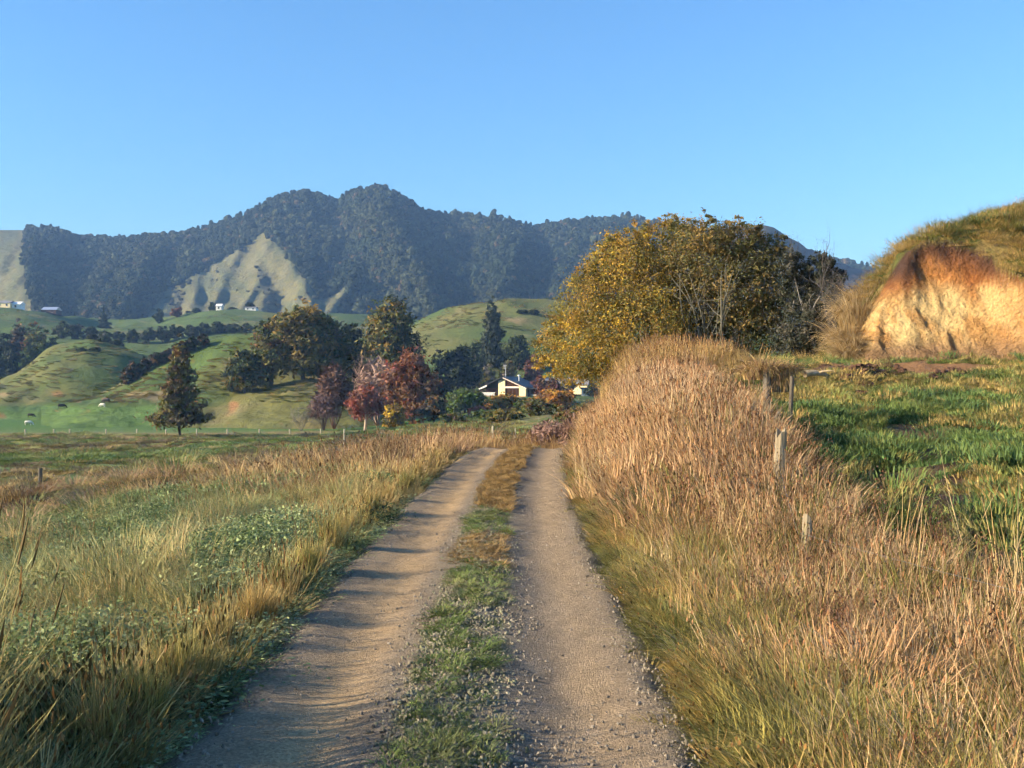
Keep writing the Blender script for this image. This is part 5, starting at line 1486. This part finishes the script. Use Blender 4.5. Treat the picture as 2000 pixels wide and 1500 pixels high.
LP = [(0.22, 0.26, 0.11), (0.32, 0.33, 0.15), (0.46, 0.41, 0.18), (0.58, 0.47, 0.23), (0.56, 0.43, 0.21), (0.40, 0.37, 0.16), (0.26, 0.29, 0.13)]
ledge = lambda y: -1.52 + 0.22 * (fbm(y / 0.9, y * 0 + 9, 171, 3) - 0.5)
x, y = fill(5200, (-9.0, -1.0), (1.4, 24), lambda x, y: (S_(x, y) < ledge(y)) * np.clip(1.25 - y / 34, 0.3, 1) * (1 - 0.35 * sst(4, 9, -x)))
s = S_(x, y)
hum = fbm(x / 1.7, y / 1.7, 173, 3)
wm = weed_mask(x, y)
k = rs.rand(len(x)) > 0.85 * wm
x, y, s, hum = x[k], y[k], s[k], hum[k]
h = np.maximum(0.24 * sst(1.62, 1.9, -s) * sst(13, 8, y), 0.05 + 0.23 * sst(1.6, 3.0, -s)) * (0.35 + 1.5 * sst(0.38, 0.66, hum)) * (0.7 + 0.6 * rs.rand(len(x))) * (1 - 0.25 * sst(4, 8, -s))
t_ = tints(x, y, LP, 1.3, 175)
# dry, golden swathe close to the camera and along the edge beyond
gold = np.exp(-((x + 3.0) / 1.1) ** 2 - ((y - 7.4) / 1.5) ** 2) + sst(13, 16, y) * sst(3.2, 2.2, -s)
gs_ = rs.rand(len(x)) < gold * 0.9
t_[gs_] = np.array([0.54, 0.42, 0.19]) * (0.7 + 0.5 * rs.rand(gs_.sum(), 1))
near = y < 12
lay('left_verge_grass', med, x, y, h, (0.35 + 0.55 * sst(1.7, 2.4, -s)) * (0.75 + 0.45 * rs.rand(len(x))), t_, 'mixed green and golden grass on the left verge', 0.28)
x, y = fill(200, (-8, -1.4), (2, 24), lambda x, y: (S_(x, y) < ledge(y) - 1.0) * 0.8)
lay('seeding_grass', tall, x, y, 0.46 * (0.7 + 0.6 * rs.rand(len(x))), 0.45 + 0.3 * rs.rand(len(x)), tints(x, y, [(0.30, 0.25, 0.08), (0.44, 0.31, 0.12), (0.40, 0.26, 0.11)], 2.0, 177), 'taller seeding grass stems in the left verge', 0.2)
# bunches of taller grass standing at the left edge, which throw the long shadows across the track
y = np.array([5.6, 6.2, 6.9, 7.1, 7.9, 8.8, 9.0, 10.0, 10.9, 11.1, 12.6, 14.1, 15.8, 16.1, 17.9, 20.0, 21.7, 23.5, 25.5, 27.5]); y = np.concatenate([y, y + 0.03, y - 0.02]); x = rc(y) - 1.76 - 0.15 * rs.rand(len(y))
tuft = [clump_mesh(260 + i, 230, 1.0, 0.11, 0.013, 0.22, W1, 0.5, 5, HD) for i in range(4)]
lay('edge_tufts', tuft, x, y, 0.48 + 0.26 * rs.rand(len(y)), 0.50 + 0.25 * rs.rand(len(y)), tints(x, y, [(0.52, 0.38, 0.16), (0.42, 0.33, 0.13), (0.30, 0.27, 0.09)], 1.0, 178), 'bunches of taller grass along the left edge of the track', 0.12)
y = 2.6 + 28 * rs.rand(1500) ** 1.25; x = rc(y) - 1.50 - 0.95 * rs.rand(1500) ** 0.8 + 0.2 * (fbm(y / 0.8, y * 0, 231, 3) - 0.5)
lay('edge_grass', tuft, x, y, (0.04 + 0.20 * sst(1.5, 2.2, -S_(x, y))) * (0.5 + 0.8 * rs.rand(1500)), 0.8 + 0.5 * rs.rand(1500), tints(x, y, [(0.16, 0.19, 0.07), (0.28, 0.27, 0.11), (0.50, 0.39, 0.17), (0.54, 0.42, 0.19), (0.40, 0.31, 0.13)], 0.9, 233), 'ragged grass fringing the left edge of the track', 0.25)
y = 2.6 + 30 * rs.rand(1300) ** 1.25; x = rc(y) + 1.32 + 0.5 * rs.rand(1300) ** 0.6 + 0.25 * (fbm(y / 0.7, y * 0, 235, 3) - 0.5)
lay('right_edge_grass', tuft, x, y, (0.04 + 0.20 * sst(1.45, 1.9, S_(x, y))) * (0.5 + 0.9 * rs.rand(1300)), 0.7 + 0.5 * rs.rand(1300), tints(x, y, [(0.16, 0.17, 0.05), (0.28, 0.25, 0.08), (0.44, 0.33, 0.12), (0.48, 0.32, 0.13)], 0.9, 237), 'ragged grass fringing the right edge of the track', 0.3)
y = 2.4 + 4.4 * rs.rand(520); x = rc(y) - 1.78 - 1.1 * rs.rand(520) ** 0.9
lay('near_verge_tufts', tuft, x, y, (0.30 + 0.30 * fbm(x / 0.6, y / 0.6, 241, 2)) * (0.6 + 0.6 * rs.rand(520)) * (0.6 + 0.4 * sst(1.75, 2.2, -S_(x, y))), 1.0 + 0.5 * rs.rand(520), tints(x, y, [(0.13, 0.17, 0.065), (0.22, 0.23, 0.09), (0.40, 0.34, 0.14), (0.54, 0.42, 0.19)], 1.0, 243), 'dense green and straw tufts of the near left verge', 0.25)
x = rs.uniform(-6.0, -2.6, 240); y = rs.uniform(1.0, 5.8, 240)  # unseen tall grass added left of the view to shade the near verge
k = x < -0.5 * y - 0.75
x, y = x[k], y[k]
lay('added_shade_grass', tall, x, y, 1.35 + 0.4 * rs.rand(len(x)), 0.9 + 0.4 * rs.rand(len(x)), tints(x, y, [(0.14, 0.18, 0.06), (0.26, 0.24, 0.09), (0.46, 0.35, 0.15)], 1.0, 245), 'added tall grass out of view that shades the near left verge', 0.2)
# single stems leaning over the left edge of the track
y = 3.5 + 22 * rs.rand(150) ** 1.3; x = rc(y) - 1.62 - 0.35 * rs.rand(150)
stem = [clump_mesh(240 + i, 9, 1.0, 0.06, 0.010, 0.35, [(1, 1, 1), (0.8, 0.78, 0.7)], 0.5, 3, HD) for i in range(4)]
lay('edge_stems', stem, x, y, 0.32 + 0.34 * rs.rand(150), 0.8 + 0.5 * rs.rand(150), tints(x, y, [(0.40, 0.28, 0.11), (0.30, 0.25, 0.08)], 1.0, 176), 'single dry stems at the left edge of the track', 0.18)
# green weeds
x, y = fill(9000, (-9, -1.4), (1.8, 24), lambda x, y: (S_(x, y) < ledge(y) - 0.1) * weed_mask(x, y))
lay('green_weeds', weed, x, y, (0.28 + 0.32 * rs.rand(len(x))) * (0.45 + 0.65 * sst(1.7, 2.7, -S_(x, y))), 0.5 + 0.4 * rs.rand(len(x)), tints(x, y, [(0.10, 0.145, 0.06), (0.16, 0.21, 0.09), (0.24, 0.29, 0.14), (0.30, 0.33, 0.17)], 1.0, 181), 'leafy green weeds and clover in the left verge')
# dark leafy shrublets on the verge
x = np.array([-2.05, -2.2, -1.95, -6.4, -6.7, -6.1, -5.9, -7.6, -7.3, -4.75, -4.9]); y = np.array([15.2, 15.4, 15.6, 17.5, 17.2, 17.8, 17.4, 14.2, 14.5, 9.6, 9.9])
lay('dark_weeds', weed, x, y, 0.42 + 0.2 * rs.rand(len(x)), 0.62 + 0.2 * rs.rand(len(x)), np.tile(np.array([0.035, 0.06, 0.028]), (len(x), 1)), 'dark leafy weed tufts on the left verge')
# beyond the verge on the left, out to the ditch and the flats
x, y = fill(6500, (-46, -0.5), (20, 66), lambda x, y: (S_(x, y) < -2.5) * (np.abs(x) < 0.62 * y + 3) * (1 - 0.45 * sst(34, 50, y)) * (0.35 + 0.65 * sst(-14, -3, x)))
s = S_(x, y)
rd = sst(-9, -5, s)
h = (0.13 + 0.36 * rd + 0.20 * np.exp(-((y - 33.5 - 0.1 * (x + 10)) / 3.0) ** 2)) * (0.6 + 0.7 * rs.rand(len(x)))
dryz = sst(0.42, 0.6, fbm(x / 6, y / 4, 183) + 0.22 * rd + 0.18 * np.exp(-((y - 31 - 0.1 * (x + 10)) / 4.5) ** 2) - 0.14 * sst(40, 52, y) * (1 - rd))
t_ = np.where(rs.rand(len(x))[:, None] < dryz[:, None], tints(x, y, [(0.32, 0.21, 0.125), (0.44, 0.32, 0.16), (0.50, 0.38, 0.19), (0.40, 0.27, 0.15)], 3.0, 185), tints(x, y, [(0.15, 0.19, 0.065), (0.21, 0.225, 0.08), (0.30, 0.26, 0.09)], 3.0, 187))
lay('rough_pasture_grass', tallfar, x, y, h, 0.8 + 0.6 * rs.rand(len(x)) + 0.012 * y, t_, 'rough tan and green pasture grass falling away on the left', 0.2)
# far flats: tussocks
x, y = fill(7000, (-110, 12), (60, 180), lambda x, y: (np.abs(x) < 0.60 * y) * (S_(x, np.minimum(y, 62)) < -3) * (0.25 + 0.75 * (fbm(x / 14, y / 7, 189) > 0.5)))
lay('flats_grass', short, x, y, 0.18 + 0.22 * rs.rand(len(x)), 0.7 + 0.6 * rs.rand(len(x)), tints(x, y, [(0.13, 0.20, 0.06), (0.17, 0.22, 0.07), (0.24, 0.24, 0.085), (0.30, 0.23, 0.10), (0.16, 0.12, 0.065)], 12.0, 191), 'short tussocky pasture on the lower left flats')
# paddock on the right
x, y = fill(8000, (4.2, 34), (5, 46), lambda x, y: (x < 0.56 * y + 3) * (S_(x, y) > 3.6) * (1 - np.clip(sum(1.8 * np.exp(-((x - p[0]) / p[2] / 1.2) ** 2 - ((y - p[1]) / p[3] / 1.2) ** 2) for p in PITS), 0, 1)) * (1 - 0.9 * np.clip(1.4 * np.exp(-((x - np.interp(y, [11, 14, 18, 23, 30], [5.0, 5.9, 7.8, 9.2, 11.0])) / 0.5) ** 2) * (y < 26), 0, 1)) * (1 - 0.95 * sst(0.3, 0.6, np.exp(-((x - 15.5) / 5.0) ** 2 - ((y - 41.5) / 3.6) ** 2))))
gz_r = np.array([gz(a, b) for a, b in zip(x, y)])
k = gz_r < Pd(y) + 0.35
x, y, gz_r = x[k], y[k], gz_r[k]
lay('paddock_grass', short, x, y, 0.10 + 0.13 * rs.rand(len(x)), 0.26 + 0.2 * rs.rand(len(x)), tints(x, y, [(0.09, 0.155, 0.05), (0.12, 0.175, 0.05), (0.17, 0.20, 0.06), (0.27, 0.24, 0.08), (0.36, 0.27, 0.10)], 3.2, 193), 'short green grazed grass in the right paddock', 0.25, z=gz_r)
# hill slope right of and above the clay face
x, y = fill(4800, (15, 42), (33, 60), lambda x, y: (x < 0.60 * y + 2) * 0.9)
ix = np.clip(np.searchsorted(hx, x), 0, len(hx) - 1); iy = np.clip(np.searchsorted(hy, y), 0, len(hy) - 1)
k = (depth[iy, ix] < np.where((x < 20.5) & (y < 47.5), -0.7, -0.05)) & (tq[iy, ix] > 0.02) & (flank[iy, ix] < 0.15)
x, y = x[k], y[k]; zz_ = np.array([gz(a, b) for a, b in zip(x, y)])
dryh = sst(10.2, 8.0, zz_)
tt_ = np.where(rs.rand(len(x))[:, None] < (0.25 + 0.55 * dryh)[:, None], tints(x, y, [(0.36, 0.25, 0.09), (0.46, 0.33, 0.13), (0.28, 0.21, 0.07)], 2.5, 195), tints(x, y, [(0.10, 0.135, 0.035), (0.15, 0.165, 0.045), (0.20, 0.19, 0.055)], 2.5, 197))
lay('hill_grass', tallfar, x, y, (0.26 + 0.30 * rs.rand(len(x))) * np.where((x < 23) & (y > 46), 0.6, 1.0), 0.9 + 0.7 * rs.rand(len(x)), tt_, 'rough green and straw grass on the slope around the clay face', 0.25, z=zz_)
hp = []
for (ua, ub, Da, Db_, nn_) in ((80, 700, 205, 275, 3600), (-40, 400, 255, 345, 2200), (820, 1110, 325, 440, 1800), (-60, 700, 400, 620, 2600)):
    u = rs.uniform(ua, ub, nn_); D_ = rs.uniform(Da, Db_, nn_)
    xx = (u - 1000) / 2000 * D_
    hp.append(np.stack([xx, D_, [gz(a, b) for a, b in zip(xx, D_)]], -1))
hp = np.concatenate(hp)
kk = (uv_of(hp[:, 0], hp[:, 1], hp[:, 2])[1] < 786) & (fbm(hp[:, 0] / 9, hp[:, 1] / 9, 211, 3) > 0.50) & (rs.rand(len(hp)) < 0.7)
hp = hp[kk]
lay('hill_tussocks', short, hp[:, 0], hp[:, 1], 0.18 + 0.35 * rs.rand(len(hp)) ** 2, 0.4 + 0.6 * rs.rand(len(hp)), tints(hp[:, 0], hp[:, 1], [(0.075, 0.105, 0.03), (0.11, 0.125, 0.04), (0.17, 0.155, 0.055), (0.24, 0.19, 0.085)], 16.0, 213), 'rush and grass tussocks dotted over the pasture hills', 0.1, z=hp[:, 2])
# tall pale reeds at the lower right
x = 4.15 + 0.55 * rs.rand(34) ; y = 8.0 + 1.3 * rs.rand(34)
reed = [clump_mesh(200 + i, 3, 1.0, 0.03, 0.012, 0.12, W1, 0.1, 0, seg=5) for i in range(3)]
lay('tall_reeds', reed, x, y, 1.15 + 0.6 * rs.rand(34), 1 + 0 * x, np.tile(np.array([0.58, 0.44, 0.23]), (34, 1)) * (0.8 + 0.4 * rs.rand(34, 1)), 'tall bleached reed stalks at the right edge', 0.10)
x = 2.2 + 3.2 * rs.rand(90); y = 4.2 + 8.0 * rs.rand(90)
lay('loose_stalks', reed, x, y, 0.9 + 0.5 * rs.rand(90), 1 + 0 * x, tints(x, y, [(0.50, 0.36, 0.17), (0.56, 0.42, 0.22)], 1, 199), 'single bleached stalks standing out of the dry grass', 0.22)

# centre strip turf: green patches, then rusty dead patches further on
x, y = fill(6000, (-1.0, 0.9), (3.5, 40), lambda x, y: (np.abs(S_(x, y) - 0.02 + 0.04 * np.sin(y * 1.7)) < 0.30 + 0.06 * (fbm(y / .5, x * 3, 201, 2) - .5)) * np.clip(sst(0.40, 0.60, fbm(x / 0.30, y / 0.5, 203, 3) + 0.14 * sst(6.5, 10, y)), 0.04, 1))
rust = sst(0.40, 0.62, fbm(x / 2 + 4, y / 2.1, 205, 2) + 0.30 * sst(11, 25, y) - 0.16 * sst(12, 8, y))
tu = np.where(rs.rand(len(x))[:, None] < rust[:, None], np.array([0.30, 0.20, 0.085]) * np.ones((len(x), 1)), tints(x, y, [(0.10, 0.15, 0.045), (0.15, 0.20, 0.055), (0.19, 0.215, 0.085)], 0.8, 207)) * (0.75 + 0.5 * rs.rand(len(x), 1))
turf = [clump_mesh(220 + i, 110, 1.0, 0.85, 0.055, 0.6, W1, 0.9, 0, seg=3) for i in range(4)]
lay('track_turf', turf, x, y, (0.014 + 0.02 * rs.rand(len(x))) * (1 + 1.8 * rust * sst(12, 20, y)), 0.10 + 0.06 * rs.rand(len(x)), tu, 'low turf growing between the wheel paths', 0.3, dz=0.0, z=road_z(x, y))

# gravel
stn = []
for i in range(5):
    v, f = ICO1
    r_ = np.random.RandomState(300 + i)
    vv = v * (1 + 0.5 * (r_.rand(len(v), 1) - 0.5)) * np.array([1.2, 0.9, 0.65])
    stn.append(mesh_np('stone', vv, f, np.ones((len(v), 3)), False, M_STONE))


def stones(name, x, y, r, tint, label):
    n = len(x)
    scatter(name, stn, np.stack([x, y, road_z(x, y) + r * 0.15], -1), np.stack([rs.rand(n) * 6, rs.rand(n) * 6, rs.rand(n) * 6], -1), np.stack([r, r, r], -1), tint, label)


x, y = fill(46000, (-1.1, 0.9), (3.4, 22), lambda x, y: np.exp(-((S_(x, y) - 0.02) / 0.36) ** 4) * np.clip(1.5 - y / 12, 0.25, 1), 1.4)
stones('strip_gravel', x, y, 0.006 + 0.011 * rs.rand(len(x)) ** 1.6, tints(x, y, [(0.16, 0.14, 0.10), (0.20, 0.19, 0.125), (0.18, 0.18, 0.105), (0.25, 0.22, 0.155)], 0.3, 301), 'loose pale stones heaped between the wheel paths')
x, y = fill(30000, (-2.2, 1.9), (3.4, 26), lambda x, y: (np.abs(S_(x, y)) < 1.6) * np.clip(np.exp(-((S_(x, y) - 1.34) / 0.15) ** 2) + np.exp(-((S_(x, y) - 0.44) / 0.15) ** 2) + 0.6 * np.exp(-((S_(x, y) + 0.42) / 0.12) ** 2) + 0.4 * np.exp(-((S_(x, y) + 1.35) / 0.2) ** 2) + 0.05 + 0.9 * np.exp(-((x - 0.42) / 0.25) ** 2 - ((y - 5.8) / 0.5) ** 2), 0, 1) * np.clip(1.4 - y / 16, 0.15, 1), 1.4)
stones('track_gravel', x, y, 0.005 + 0.010 * rs.rand(len(x)) ** 2.4, tints(x, y, [(0.16, 0.135, 0.105), (0.21, 0.18, 0.14), (0.26, 0.225, 0.175)], 0.3, 303), 'loose grey gravel along the edges of the wheel paths')

# ------------------------------------------------------------------ haze over the valley
zlow = min(float(v[:, 2].min()) for v in _vs) - 1.0
v, f = box(-2520, 2520, -620, 2580, zlow, 330)
hz = link('haze', mesh_np('haze', v, f))
m, nt, out = new_mat('haze')
pv = N(nt, 'ShaderNodeVolumePrincipled')
pv.inputs['Color'].default_value = (0.30, 0.55, 1.0, 1)
pv.inputs['Density'].default_value = 0.00017
pv.inputs['Anisotropy'].default_value = 0.0
nt.links.new(pv.outputs[0], out.inputs['Volume'])
hz.data.materials.append(m)
tag(hz, 'thin blue haze over the valley', kind='stuff')
